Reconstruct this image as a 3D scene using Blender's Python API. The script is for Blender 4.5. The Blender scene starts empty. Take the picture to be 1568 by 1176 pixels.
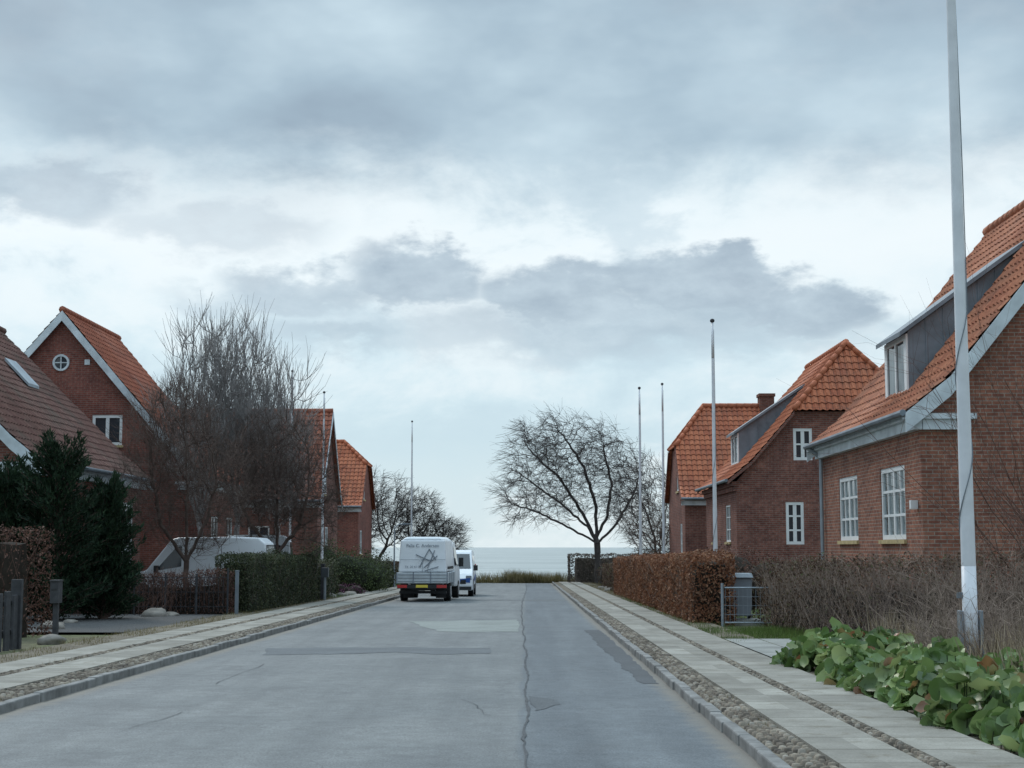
import bpy, bmesh, math, random
from mathutils import Vector, Matrix, kdtree, noise
R = math.radians
rng = random.Random(7)
scene = bpy.context.scene
SL = 0.0089
def gz(y):
    if y <= 108: return -SL*y
    if y <= 124: return -SL*108 - (y-108)/16.0*2.6
    return -SL*108 - 2.6 - (y-124)*0.05

# ------------------------------------------------------------------ materials
def newmat(name):
    m = bpy.data.materials.new(name); m.use_nodes = True
    nt = m.node_tree; b = nt.nodes['Principled BSDF']
    return m, nt, b
def ramp(nt, fac, stops):
    r = nt.nodes.new('ShaderNodeValToRGB'); els = r.color_ramp.elements
    while len(els) < len(stops): els.new(0.5)
    for e, (p, c) in zip(els, stops):
        e.position = p; e.color = (c[0], c[1], c[2], 1)
    nt.links.new(fac, r.inputs[0]); return r.outputs[0]
def nz(nt, vec, scale, detail=4, rough=0.55, dist=0.0):
    n = nt.nodes.new('ShaderNodeTexNoise'); n.inputs['Scale'].default_value = scale
    n.inputs['Detail'].default_value = detail; n.inputs['Roughness'].default_value = rough
    n.inputs['Distortion'].default_value = dist
    if vec is not None: nt.links.new(vec, n.inputs['Vector'])
    return n
def mixc(nt, fac, a, b, mode='MIX'):
    m = nt.nodes.new('ShaderNodeMix'); m.data_type = 'RGBA'; m.blend_type = mode
    for s, v in ((m.inputs[0], fac), (m.inputs[6], a), (m.inputs[7], b)):
        if isinstance(v, (int, float)): s.default_value = v
        elif isinstance(v, tuple): s.default_value = (v[0], v[1], v[2], 1)
        else: nt.links.new(v, s)
    return m.outputs[2]
def mth(nt, op, a, b=None, c=None, clamp=False):
    n = nt.nodes.new('ShaderNodeMath'); n.operation = op; n.use_clamp = clamp
    for i, v in enumerate((a, b, c)):
        if v is None: continue
        if isinstance(v, (int, float)): n.inputs[i].default_value = v
        else: nt.links.new(v, n.inputs[i])
    return n.outputs[0]
def mrange(nt, v, a, b, c=0.0, d=1.0, smooth=True):
    n = nt.nodes.new('ShaderNodeMapRange'); n.interpolation_type = 'SMOOTHSTEP' if smooth else 'LINEAR'
    nt.links.new(v, n.inputs[0])
    for i, x in enumerate((a, b, c, d)): n.inputs[i+1].default_value = x
    return n.outputs[0]
def objco(nt):
    return nt.nodes.new('ShaderNodeTexCoord').outputs['Object']
def bump(nt, b, h, strength=0.4, dist=0.02):
    n = nt.nodes.new('ShaderNodeBump'); n.inputs['Strength'].default_value = strength
    n.inputs['Distance'].default_value = dist
    nt.links.new(h, n.inputs['Height']); nt.links.new(n.outputs[0], b.inputs['Normal'])
def sc(c, k): return tuple(min(1, x*k) for x in c)
def M(name, col, rough=0.8, var=0.2, scale=3.0, bmp=0.0, bscale=60, metal=0.0, spec=0.3):
    m, nt, b = newmat(name); co = objco(nt)
    n = nz(nt, co, scale, 4)
    c = ramp(nt, n.outputs[0], [(0.3, sc(col, 1-var)), (0.7, sc(col, 1+var))])
    nt.links.new(c, b.inputs['Base Color'])
    b.inputs['Roughness'].default_value = rough; b.inputs['Metallic'].default_value = metal
    b.inputs['Specular IOR Level'].default_value = spec
    if bmp > 0: bump(nt, b, nz(nt, co, bscale, 3).outputs[0], bmp, 0.02)
    return m
def M_leaf(name, stops, rough=0.6, trans=0.25, spec=0.3):
    m, nt, b = newmat(name)
    g = nt.nodes.new('ShaderNodeNewGeometry')
    c = ramp(nt, g.outputs['Random Per Island'], stops)
    co = objco(nt); n = nz(nt, co, 1.6, 2)
    c2 = mixc(nt, 1.0, c, ramp(nt, n.outputs[0], [(0.3, (.6, .6, .6)), (0.7, (1.25, 1.25, 1.25))]), 'MULTIPLY')
    nt.links.new(c2, b.inputs['Base Color']); b.inputs['Roughness'].default_value = rough
    b.inputs['Specular IOR Level'].default_value = spec
    if trans > 0:
        t = nt.nodes.new('ShaderNodeBsdfTranslucent'); nt.links.new(c2, t.inputs[0])
        mx = nt.nodes.new('ShaderNodeMixShader'); mx.inputs[0].default_value = trans
        nt.links.new(b.outputs[0], mx.inputs[1]); nt.links.new(t.outputs[0], mx.inputs[2])
        nt.links.new(mx.outputs[0], nt.nodes['Material Output'].inputs[0])
    return m
def M_brick(name, c1, c2, mortar):
    m, nt, b = newmat(name); co = objco(nt)
    s = nt.nodes.new('ShaderNodeSeparateXYZ'); nt.links.new(co, s.inputs[0])
    cb = nt.nodes.new('ShaderNodeCombineXYZ')
    nt.links.new(mth(nt, 'ADD', s.outputs[0], s.outputs[1]), cb.inputs[0]); nt.links.new(s.outputs[2], cb.inputs[1])
    br = nt.nodes.new('ShaderNodeTexBrick'); nt.links.new(cb.outputs[0], br.inputs['Vector'])
    br.inputs['Scale'].default_value = 1; br.inputs['Brick Width'].default_value = 0.24
    br.inputs['Row Height'].default_value = 0.075; br.inputs['Mortar Size'].default_value = 0.010
    br.inputs['Mortar Smooth'].default_value = 0.3; br.inputs['Bias'].default_value = 0.0
    br.inputs['Color1'].default_value = (*c1, 1); br.inputs['Color2'].default_value = (*c2, 1)
    br.inputs['Mortar'].default_value = (*mortar, 1)
    n = nz(nt, co, 0.9, 5, 0.65); n2 = nz(nt, co, 9, 3)
    c = mixc(nt, 1.0, br.outputs[0], ramp(nt, n.outputs[0], [(0.3, (.66, .67, .70)), (0.7, (1.18, 1.16, 1.12))]), 'MULTIPLY')
    c = mixc(nt, 1.0, c, ramp(nt, n2.outputs[0], [(0.3, (.74, .74, .74)), (0.7, (1.22, 1.22, 1.22))]), 'MULTIPLY')
    nt.links.new(c, b.inputs['Base Color']); b.inputs['Roughness'].default_value = 0.9
    b.inputs['Specular IOR Level'].default_value = 0.15
    bump(nt, b, mth(nt, 'SUBTRACT', 1.0, br.outputs['Fac']), 0.5, 0.01)
    return m
def M_tile(name, mid, weather=(0.07, 0.06, 0.055), wamt=0.5, v=.14):
    m, nt, b = newmat(name)
    uv = nt.nodes.new('ShaderNodeUVMap'); uv.uv_map = 'UVMap'
    s = nt.nodes.new('ShaderNodeSeparateXYZ'); nt.links.new(uv.outputs[0], s.inputs[0])
    fx = mth(nt, 'FLOOR', mth(nt, 'DIVIDE', mth(nt, 'SUBTRACT', s.outputs[0], 0.19), 0.25))
    fy = mth(nt, 'FLOOR', mth(nt, 'ADD', s.outputs[1], 0.001))
    cb = nt.nodes.new('ShaderNodeCombineXYZ'); nt.links.new(fx, cb.inputs[0]); nt.links.new(fy, cb.inputs[1])
    wn = nt.nodes.new('ShaderNodeTexWhiteNoise'); wn.noise_dimensions = '3D'; nt.links.new(cb.outputs[0], wn.inputs['Vector'])
    c = ramp(nt, wn.outputs['Value'], [(0.0, (mid[0]*(1-v), mid[1]*(1-v*1.3), mid[2]*(1-v))), (0.5, mid), (1.0, (mid[0]*(1+v*.8), mid[1]*(1+v*1.4), mid[2]*(1+v*1.6)))])
    co = objco(nt); n = nz(nt, co, 0.7, 5, 0.65); n2 = nz(nt, co, 12, 3)
    f = mth(nt, 'MULTIPLY', mrange(nt, n.outputs[0], 0.45, 0.72), wamt)
    c = mixc(nt, f, c, weather)
    c = mixc(nt, 1.0, c, ramp(nt, n2.outputs[0], [(0.3, (.78, .78, .78)), (0.7, (1.18, 1.18, 1.18))]), 'MULTIPLY')
    # darker tone under the laps and in the troughs between the tiles
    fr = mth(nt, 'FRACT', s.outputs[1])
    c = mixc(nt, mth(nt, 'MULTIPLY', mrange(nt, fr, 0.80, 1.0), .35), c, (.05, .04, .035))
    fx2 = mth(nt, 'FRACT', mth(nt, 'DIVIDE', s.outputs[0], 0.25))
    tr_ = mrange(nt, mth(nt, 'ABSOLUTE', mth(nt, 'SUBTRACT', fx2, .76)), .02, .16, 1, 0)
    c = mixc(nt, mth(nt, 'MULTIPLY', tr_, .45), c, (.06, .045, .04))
    nt.links.new(c, b.inputs['Base Color']); b.inputs['Roughness'].default_value = 0.75
    b.inputs['Specular IOR Level'].default_value = 0.25
    return m

m_brick = M_brick('brick_red', (0.34, 0.148, 0.10), (0.23, 0.092, 0.067), (0.31, 0.255, 0.215))
m_brick3 = M_brick('brick_red_brown', (0.27, 0.095, 0.073), (0.20, 0.070, 0.056), (0.23, 0.165, 0.145))
m_brick2 = M_brick('brick_dark', (0.26, 0.108, 0.083), (0.18, 0.072, 0.058), (0.23, 0.18, 0.16))
m_tile = M_tile('roof_tile_orange', (0.41, 0.158, 0.088), wamt=0.42)
m_tile2 = M_tile('roof_tile_red', (0.43, 0.140, 0.070), wamt=0.28)
m_tile4 = M_tile('roof_tile_red_brown', (0.32, 0.108, 0.064), wamt=0.4)
m_tile3 = M_tile('roof_tile_weathered', (0.150, 0.077, 0.062), (.075, .07, .055), wamt=0.6)
m_white = M('white_paint', (0.72, 0.74, 0.75), 0.6, 0.08, 2)
m_whitegrey = M('grey_white_trim', (0.56, 0.62, 0.66), 0.6, 0.2, 2.5)
m_zinc = M('zinc_sheet', (0.17, 0.20, 0.23), 0.55, 0.25, 2, metal=0.2)
m_zincl = M('zinc_light', (0.33, 0.38, 0.42), 0.5, 0.15, 2, metal=0.2)
m_sill = M('ochre_sill', (0.48, 0.38, 0.20), 0.7, 0.2, 6)
m_curtain = M('curtain', (0.66, 0.67, 0.66), 0.9, 0.25, 9)
m_dark = M('dark_void', (0.02, 0.022, 0.025), 0.8, 0.2)
m_pole = M('flagpole_white', (0.66, 0.68, 0.72), 0.4, 0.10, 3)
m_steel = M('galvanised_steel', (0.28, 0.32, 0.36), 0.5, 0.15, 8, metal=0.4)
m_rubber = M('rubber', (0.02, 0.02, 0.022), 0.85, 0.2)
m_plastic = M('black_plastic', (0.03, 0.032, 0.035), 0.6, 0.2)
m_paint = M('vehicle_white', (0.74, 0.78, 0.82), 0.3, 0.05, 1.5, spec=0.5)
m_paintd = M('vehicle_white_dirty', (0.50, 0.55, 0.58), 0.4, 0.14, 3, spec=0.5)
m_red = M('tail_light_red', (0.45, 0.02, 0.02), 0.25, 0.1, spec=0.6)
m_yel = M('number_plate_yellow', (0.70, 0.55, 0.08), 0.5, 0.05)
m_blue = M('blue_decal', (0.03, 0.10, 0.35), 0.4, 0.1)
m_ltgrey = M('printed_grey', (0.22, 0.25, 0.29), 0.5, 0.1)
m_slate = M('slate_grey_paint', (0.06, 0.07, 0.08), 0.5, 0.15)
m_rim = M('wheel_rim', (0.35, 0.36, 0.38), 0.4, 0.1, metal=0.6)
m_woodd = M('dark_painted_wood', (0.05, 0.052, 0.058), 0.75, 0.3, 6, 0.3)
m_stone = M('fieldstone', (0.20, 0.185, 0.165), 0.9, 0.4, 3, 0.5, 20)
m_chim = M_brick('brick_chimney', (0.20, 0.08, 0.055), (0.16, 0.06, 0.045), (0.2, 0.15, 0.13))
m_bark = M('bark_dark', (0.068, 0.060, 0.058), 0.95, 0.35, 3, 0.5, 30)
m_barkb = M('bark_brown', (0.115, 0.083, 0.070), 0.95, 0.35, 3, 0.5, 30)
m_barkp = M('bark_pale', (0.30, 0.285, 0.28), 0.9, 0.3, 3, 0.3, 30)
m_twig = M('dry_twigs', (0.25, 0.19, 0.155), 0.95, 0.4, 5)
m_twigr = M('reddish_twigs', (0.13, 0.075, 0.06), 0.95, 0.4, 5)
m_glassd, nt, b = newmat('window_glass_dark')
b.inputs['Base Color'].default_value = (0.035, 0.045, 0.055, 1); b.inputs['Roughness'].default_value = 0.06
bump(nt, b, nz(nt, objco(nt), 1.3, 1).outputs[0], 0.12, 0.05)
m_glass, nt, b = newmat('window_glass_clear')
tr = nt.nodes.new('ShaderNodeBsdfTransparent'); tr.inputs[0].default_value = (0.85, 0.9, 0.92, 1)
mx = nt.nodes.new('ShaderNodeMixShader'); mx.inputs[0].default_value = 0.72
gl = nt.nodes.new('ShaderNodeBsdfGlossy'); gl.inputs['Roughness'].default_value = 0.04
nt.links.new(gl.outputs[0], mx.inputs[1]); nt.links.new(tr.outputs[0], mx.inputs[2])
nt.links.new(mx.outputs[0], nt.nodes['Material Output'].inputs[0])

# ------------------------------------------------------------------ mesh helpers
class Acc:
    def __init__(s): s.v = []; s.f = []; s.m = []; s.uv = None
    def add(s, vs, fs, mi=0):
        o = len(s.v); s.v.extend([tuple(p) for p in vs])
        for f in fs: s.f.append(tuple(i+o for i in f)); s.m.append(mi)
    def box(s, x0, x1, y0, y1, z0, z1, mi=0):
        s.add([(x0,y0,z0),(x1,y0,z0),(x1,y1,z0),(x0,y1,z0),(x0,y0,z1),(x1,y0,z1),(x1,y1,z1),(x0,y1,z1)],
              [(0,3,2,1),(4,5,6,7),(0,1,5,4),(1,2,6,5),(2,3,7,6),(3,0,4,7)], mi)
    def prism(s, poly, off, mi=0):
        n = len(poly); vs = [Vector(p) for p in poly]+[Vector(p)+Vector(off) for p in poly]
        fs = [tuple(range(n))[::-1], tuple(range(n, 2*n))]+[(i, (i+1) % n, n+(i+1) % n, n+i) for i in range(n)]
        s.add(vs, fs, mi)
    def tube(s, a, b, ra, rb, n=6, mi=0, cap=False):
        a = Vector(a); b = Vector(b); d = b-a
        if d.length < 1e-6: return
        d.normalize(); x = d.orthogonal().normalized(); y = d.cross(x)
        vs = []
        for p, r in ((a, ra), (b, rb)):
            for i in range(n):
                t = 2*math.pi*i/n; vs.append(p+x*(math.cos(t)*r)+y*(math.sin(t)*r))
        fs = [(i, (i+1) % n, n+(i+1) % n, n+i) for i in range(n)]
        if cap: fs += [tuple(range(n))[::-1], tuple(range(n, 2*n))]
        s.add(vs, fs, mi)
    def build(s, name, mats, parent=None, pl=None, smooth=False, bevel=0, loc=None):
        me = bpy.data.meshes.new(name); me.from_pydata(s.v, [], s.f)
        if not isinstance(mats, (list, tuple)): mats = [mats]
        for m in mats: me.materials.append(m)
        me.polygons.foreach_set('material_index', s.m)
        if smooth: me.polygons.foreach_set('use_smooth', [True]*len(s.f))
        if s.uv:
            l = me.uv_layers.new(name='UVMap'); arr = []
            for p in me.polygons:
                for vi in p.vertices: arr.extend(s.uv[vi])
            l.data.foreach_set('uv', arr)
        me.update()
        o = bpy.data.objects.new(name, me); scene.collection.objects.link(o)
        if loc: o.location = loc
        if parent:
            o.parent = parent
            if pl is not None: o.matrix_parent_inverse = Matrix.Translation(-Vector(pl))
        if bevel:
            bv = o.modifiers.new('bevel', 'BEVEL'); bv.width = bevel; bv.segments = 2; bv.limit_method = 'ANGLE'
        return o
def empty(name, loc, rz=0):
    e = bpy.data.objects.new(name, None); e.location = loc; e.rotation_euler = (0, 0, rz)
    e.empty_display_size = 0.5
    scene.collection.objects.link(e); return e

# ------------------------------------------------------------------ walls / windows
def wall(axis, c, ns, a0, a1, z0, z1, ops, clips, name, mat, parent, pl, depth=0.12):
    A = sorted(set([a0, a1]+[o[0] for o in ops]+[o[1] for o in ops]))
    Z = sorted(set([z0, z1]+[o[2] for o in ops]+[o[3] for o in ops]))
    P = (lambda a, z, d=0: (c-ns*d, a, z)) if axis == 'x' else (lambda a, z, d=0: (a, c-ns*d, z))
    bm = bmesh.new(); vd = {}
    def V(p):
        k = tuple(round(q, 4) for q in p)
        if k not in vd: vd[k] = bm.verts.new(p)
        return vd[k]
    for i in range(len(A)-1):
        for j in range(len(Z)-1):
            am, zm = (A[i]+A[i+1])/2, (Z[j]+Z[j+1])/2
            if any(o[0] < am < o[1] and o[2] < zm < o[3] for o in ops): continue
            bm.faces.new([V(P(A[i], Z[j])), V(P(A[i+1], Z[j])), V(P(A[i+1], Z[j+1])), V(P(A[i], Z[j+1]))])
    for (p, n) in clips:
        bmesh.ops.bisect_plane(bm, geom=bm.verts[:]+bm.edges[:]+bm.faces[:], plane_co=p, plane_no=n, clear_outer=True)
    for o in ops:
        c4 = [(o[0], o[2]), (o[1], o[2]), (o[1], o[3]), (o[0], o[3])]
        for k in range(4):
            p, q = c4[k], c4[(k+1) % 4]
            bm.faces.new([bm.verts.new(P(*p)), bm.verts.new(P(*q)), bm.verts.new(P(*q, depth)), bm.verts.new(P(*p, depth))])
    me = bpy.data.meshes.new(name); bm.to_mesh(me); bm.free(); me.materials.append(mat)
    o = bpy.data.objects.new(name, me); scene.collection.objects.link(o); o.parent = parent
    o.matrix_parent_inverse = Matrix.Translation(-Vector(pl)); return o
def window(axis, c, ns, a0, a1, z0, z1, cols, rows, parent, pl, curtain=False, sill=True, fw=0.07, name='window', framem=None):
    acc = Acc()
    def bx(a, b2, za, zb, d0, d1, mi):
        lo, hi = sorted((c-ns*d0, c-ns*d1))
        if axis == 'x': acc.box(lo, hi, a, b2, za, zb, mi)
        else: acc.box(a, b2, lo, hi, za, zb, mi)
    bx(a0, a1, z0, z0+fw, 0.02, 0.09, 0); bx(a0, a1, z1-fw, z1, 0.02, 0.09, 0)
    bx(a0, a0+fw, z0+fw, z1-fw, 0.02, 0.09, 0); bx(a1-fw, a1, z0+fw, z1-fw, 0.02, 0.09, 0)
    for i in range(1, cols):
        a = a0+(a1-a0)*i/cols; w = fw*0.6 if (cols % 2 == 0 and i == cols//2) else fw*0.25
        bx(a-w, a+w, z0+fw, z1-fw, 0.03, 0.085, 0)
    for j in range(1, rows):
        z = z0+(z1-z0)*j/rows; w = fw*0.28
        bx(a0+fw, a1-fw, z-w, z+w, 0.033, 0.08, 0)
    bx(a0+fw*.5, a1-fw*.5, z0+fw*.5, z1-fw*.5, 0.06, 0.064, 1)
    if curtain:
        w = (a1-a0)
        bx(a0+.03, a0+w*0.44, z0+.03, z1-.03, 0.16, 0.165, 2)
        bx(a1-w*0.44, a1-.03, z0+.03, z1-.03, 0.16, 0.165, 2)
        bx(a0+.02, a1-.02, z1-.40, z1-.03, 0.145, 0.15, 2)
    bx(a0-.02, a1+.02, z0-.02, z1+.02, 0.5, 0.51, 3)
    if sill: bx(a0-.06, a1+.06, z0-.09, z0-.003, -0.06, 0.10, 4)
    return acc.build(name, [framem or m_white, m_glass if curtain else m_glassd, m_curtain, m_dark, m_sill], parent, pl)

# ------------------------------------------------------------------ roofs
def roof_panel(acc, O, U, N, prof, slen, smin=None, smax=None, spt=6):
    O = Vector(O); U = Vector(U); N = Vector(N)
    segs = []; L = 0
    for (h0, z0), (h1, z1) in zip(prof[:-1], prof[1:]):
        l = math.hypot(h1-h0, z1-z0); segs.append((L, l, h0, z0, h1, z1)); L += l
    nc = max(2, round(L/0.34)); cols = int(slen/0.25*spt)+1
    rows = []
    for i in range(nc):
        rows.append((i/nc*L, 0.034, i)); rows.append(((i+1)/nc*L, 0.0, i+0.999))
    base = len(acc.v)
    if acc.uv is None: acc.uv = []
    for (v, rise, vi) in rows:
        for (l0, l, h0, z0, h1, z1) in segs:
            if v <= l0+l+1e-6: break
        t = (v-l0)/l; h = h0+(h1-h0)*t; z = z0+(z1-z0)*t
        nrm = (Vector((0, 0, 1))*(h1-h0) - N*(z1-z0)).normalized()
        a = smin(h) if smin else 0; bb = smax(h) if smax else slen
        sag = 0.012*math.sin(v*1.7+O.y)
        for k in range(cols+1):
            s = min(max(slen*k/cols, a), bb)
            ph = (s/0.25) % 1.0
            w = 0.032*math.sin(2*math.pi*ph)+0.010*math.sin(4*math.pi*ph)
            p = O+U*s+N*h+Vector((0, 0, z))+nrm*(rise+w+sag+0.02*noise.noise(Vector((s*.7, v*.7, O.y)))+0.014*noise.noise(Vector((s*4, v*3, O.y))))
            acc.v.append(tuple(p)); acc.uv.append((s, vi))
    W = cols+1
    for r in range(len(rows)-1):
        for k in range(cols):
            i = base+r*W+k
            acc.f.append((i, i+1, i+W+1, i+W)); acc.m.append(0)
def ridge(acc, a, b, r=0.13):
    a = Vector(a); b = Vector(b); n = max(1, int((b-a).length/0.4))
    for i in range(n):
        p = a.lerp(b, i/n); q = a.lerp(b, (i+1)/n+0.02)
        acc.tube(p, q, r*1.08, r*0.94, 8, 0, True)
def lerp_prof(prof, h):
    for (h0, z0), (h1, z1) in zip(prof[:-1], prof[1:]):
        if h <= h1: return z0+(z1-z0)*(h-h0)/(h1-h0)
    return prof[-1][1]

def house_par(name, xw, sg, y0, y1, ze, xr, zr, wallops, gableops, mw, mt, hip=None, hipdepth=1.6, barge=True,
              eo=0.35, vo=0.25, cornice=True, bell=True):
    g = gz((y0+y1)/2); pl = (xw, y0, g); E = empty(name, pl)
    H = abs(xr-xw)+eo; Z = zr-ze
    xe = xw-sg*eo
    prof = [(0, 0), (0.9, 0.9*0.80), (H, Z)] if bell else [(0, 0), (H, Z)]
    xo = 2*xr-xw
    s_len = (y1-y0)+2*vo
    hh = None
    if hip:
        for i in range(400):
            h = H*i/400
            if lerp_prof(prof, h) >= hip-ze: hh = h; break
        smin = lambda h: 0 if h <= hh else (h-hh)/(H-hh)*(hipdepth+vo)
    else: smin = None
    a = Acc()
    roof_panel(a, (xe, y0-vo, ze), (0, 1, 0), (sg, 0, 0), prof, s_len, smin)
    roof_panel(a, (2*xr-xe, y0-vo, ze), (0, 1, 0), (-sg, 0, 0), prof, s_len, smin, spt=3)
    if hip:
        wid = 2*(H-hh); dd = hipdepth+vo
        roof_panel(a, (xr-(H-hh), y0-vo, hip), (1, 0, 0), (0, 1, 0), [(0, 0), (dd, zr-hip)], wid,
                   lambda h: h/dd*wid/2, lambda h: wid-h/dd*wid/2)
    a.build('roof', mt, E, pl)
    r = Acc()
    ry0 = y0-vo+(hipdepth+vo if hip else 0)
    ridge(r, (xr, ry0, zr+.02), (xr, y1+vo, zr+.02))
    if hip:
        ridge(r, (xr-sg*(H-hh), y0-vo, hip+.04), (xr, ry0, zr+.04), .10)
        ridge(r, (xr+sg*(H-hh), y0-vo, hip+.04), (xr, ry0, zr+.04), .10)
    r.build('ridge_tiles', mt, E, pl, smooth=True)
    sl = (Z-prof[1][1])/(H-prof[1][0]) if bell else Z/H
    n1 = Vector((-sg*sl, 0, 1)).normalized(); n2 = Vector((sg*sl, 0, 1)).normalized()
    clips = [(Vector((xr, y0, zr-0.14)), n1), (Vector((xr, y0, zr-0.14)), n2)]
    c2 = list(clips)
    if hip: clips.append((Vector((0, y0, hip-0.02)), Vector((0, 0, 1))))
    xa, xb = min(xw, xo), max(xw, xo)
    wall('x', xw, -sg, y0, y1, g-.4, ze-0.02, wallops, [], 'front_wall', mw, E, pl)
    wall('y', y0, -1, xa, xb, g-.4, zr, gableops, clips, 'gable_wall', mw, E, pl)
    wall('y', y1, 1, xa, xb, g-.4, zr, [], c2, 'rear_gable_wall', mw, E, pl)
    wall('x', xo, sg, y0, y1, g-.4, ze+.3, [], [], 'back_wall', mw, E, pl)
    t = Acc()
    if cornice:
        x0, x1 = sorted((xw-sg*0.003, xw-sg*0.16)); t.box(x0, x1, y0-.16, y1+.16, ze-.34, ze-.14, 0)
        x0, x1 = sorted((xw-sg*0.003, xw-sg*0.26)); t.box(x0, x1, y0-.22, y1+.22, ze-.137, ze-.03, 0)
        x0, x1 = sorted((xw+sg*0.01, xw+sg*0.95)); t.box(x0, x1, y0-.16, y0-.003, ze-.34, ze-.14, 0)
        x0, x1 = sorted((xw+sg*0.01, xw+sg*1.05)); t.box(x0, x1, y0-.22, y0-.003, ze-.137, ze-.03, 0)
    else:
        x0, x1 = sorted((xw-sg*0.003, xw-sg*0.10)); t.box(x0, x1, y0-.04, y1+.04, ze-.40, ze-.22, 2)
        x0, x1 = sorted((xw-sg*0.003, xw-sg*0.18)); t.box(x0, x1, y0-.08, y1+.08, ze-.217, ze-.05, 2)
    t.tube((xe-sg*.04, y0-vo, ze-.02), (xe-sg*.04, y1+vo, ze-.02), .065, .065, 8, 1, True)
    for (yy, side) in ((y0-vo, -1), (y1+vo, 1)):
        for s2 in (1, -1):
            hs = [p for p in prof]
            if hip and side == -1: hs = [p for p in prof if p[0] < hh]+[(hh, hip-ze)]
            for (h0, z0), (h1, z1) in zip(hs[:-1], hs[1:]):
                ex0 = xe+sg*h0 if s2 == 1 else 2*xr-(xe+sg*h0)
                ex1 = xe+sg*h1 if s2 == 1 else 2*xr-(xe+sg*h1)
                bw = 0.38 if barge else 0.13
                t.prism([Vector((ex0, yy, ze+z0-.03)), Vector((ex1, yy, ze+z1-.03)), Vector((ex1, yy, ze+z1-.03-bw)), Vector((ex0, yy, ze+z0-.03-bw))], (0, 0.04*side, 0), 0 if barge else 2)
                t.prism([Vector((ex0, yy, ze+z0-.10)), Vector((ex1, yy, ze+z1-.10)), Vector((ex1, yy, ze+z1-.14)), Vector((ex0, yy, ze+z0-.14))], (0, -side*(vo-.005), 0), 0 if barge else 2)
    t.build('trim', [m_whitegrey, m_zinc, m_brick2], E, pl)
    return E, pl

def house_perp(name, xw, sg, yr, half, ze, zr, depth, mw, mt, hipz=None, hipin=1.4, ops=[], nearops=[], white=False):
    g = gz(yr); pl = (xw, yr, g); E = empty(name, pl)
    Z = zr-ze; eo = 0.3; vo = 0.2; H = half+eo; slen = depth+2*vo
    prof = [(0, 0), (0.8, 0.6), (H, Z)]
    hh = None; smn = None
    if hipz:
        sl = (Z-.6)/(H-.8); hh = .8+(hipz-ze-.6)/sl
        smn = lambda h: 0 if h <= hh else (h-hh)/(H-hh)*(hipin+vo)
    xs = xw-sg*vo
    a = Acc()
    roof_panel(a, (xs, yr-H, ze), (sg, 0, 0), (0, 1, 0), prof, slen, smn, spt=4)
    roof_panel(a, (xs, yr+H, ze), (sg, 0, 0), (0, -1, 0), prof, slen, smn, spt=3)
    if hipz:
        wid = 2*(H-hh); dd = hipin+vo
        roof_panel(a, (xs, yr-(H-hh), hipz), (0, 1, 0), (sg, 0, 0), [(0, 0), (dd, zr-hipz)], wid,
                   lambda h: h/dd*wid/2, lambda h: wid-h/dd*wid/2, spt=4)
    a.build('roof', mt, E, pl)
    r = Acc(); x0 = xs+(sg*(hipin+vo) if hipz else 0)
    ridge(r, (x0, yr, zr+.02), (xs+sg*slen, yr, zr+.02))
    if hipz:
        for q in (-1, 1): ridge(r, (xs, yr+q*(H-hh), hipz+.04), (x0, yr, zr+.04), .1)
    r.build('ridge_tiles', mt, E, pl, smooth=True)
    sl = (Z-.6)/(H-.8)
    cl = [(Vector((xw, yr, zr-.14)), Vector((0, -sl, 1)).normalized()), (Vector((xw, yr, zr-.14)), Vector((0, sl, 1)).normalized())]
    c2 = list(cl)
    if hipz: cl.append((Vector((0, 0, hipz-.02)), Vector((0, 0, 1))))
    wall('x', xw, -sg, yr-half, yr+half, g-.4, zr, ops, cl, 'gable_wall', mw, E, pl)
    wall('x', xw+sg*depth, sg, yr-half, yr+half, g-.4, zr, [], c2, 'rear_gable_wall', mw, E, pl)
    a0, a1 = sorted((xw, xw+sg*depth))
    wall('y', yr-half, -1, a0, a1, g-.4, ze+.1, nearops, [], 'side_wall', mw, E, pl)
    wall('y', yr+half, 1, a0, a1, g-.4, ze+.1, [], [], 'far_side_wall', mw, E, pl)
    t = Acc(); x0, x1 = sorted((xs, xs+sg*slen))
    t.box(x0+.02, x1-.02, yr-half-.15, yr-half-.003, ze-.32, ze-.1, 0)
    t.tube((x0, yr-H-.04, ze-.02), (x1, yr-H-.04, ze-.02), .06, .06, 8, 1, True)
    for q in (-1, 1):
        hs = [p for p in prof] if not hipz else [prof[0], prof[1], (hh, hipz-ze)]
        for (h0, z0), (h1, z1) in zip(hs[:-1], hs[1:]):
            ya, yb = yr+q*(H-h0), yr+q*(H-h1)
            t.prism([Vector((xs, ya, ze+z0-.03)), Vector((xs, yb, ze+z1-.03)), Vector((xs, yb, ze+z1-.25)), Vector((xs, ya, ze+z0-.25))], (-sg*.04, 0, 0), 0 if white else 2)
    t.build('trim', [m_whitegrey, m_zinc, m_brick2], E, pl)
    return E, pl

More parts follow.
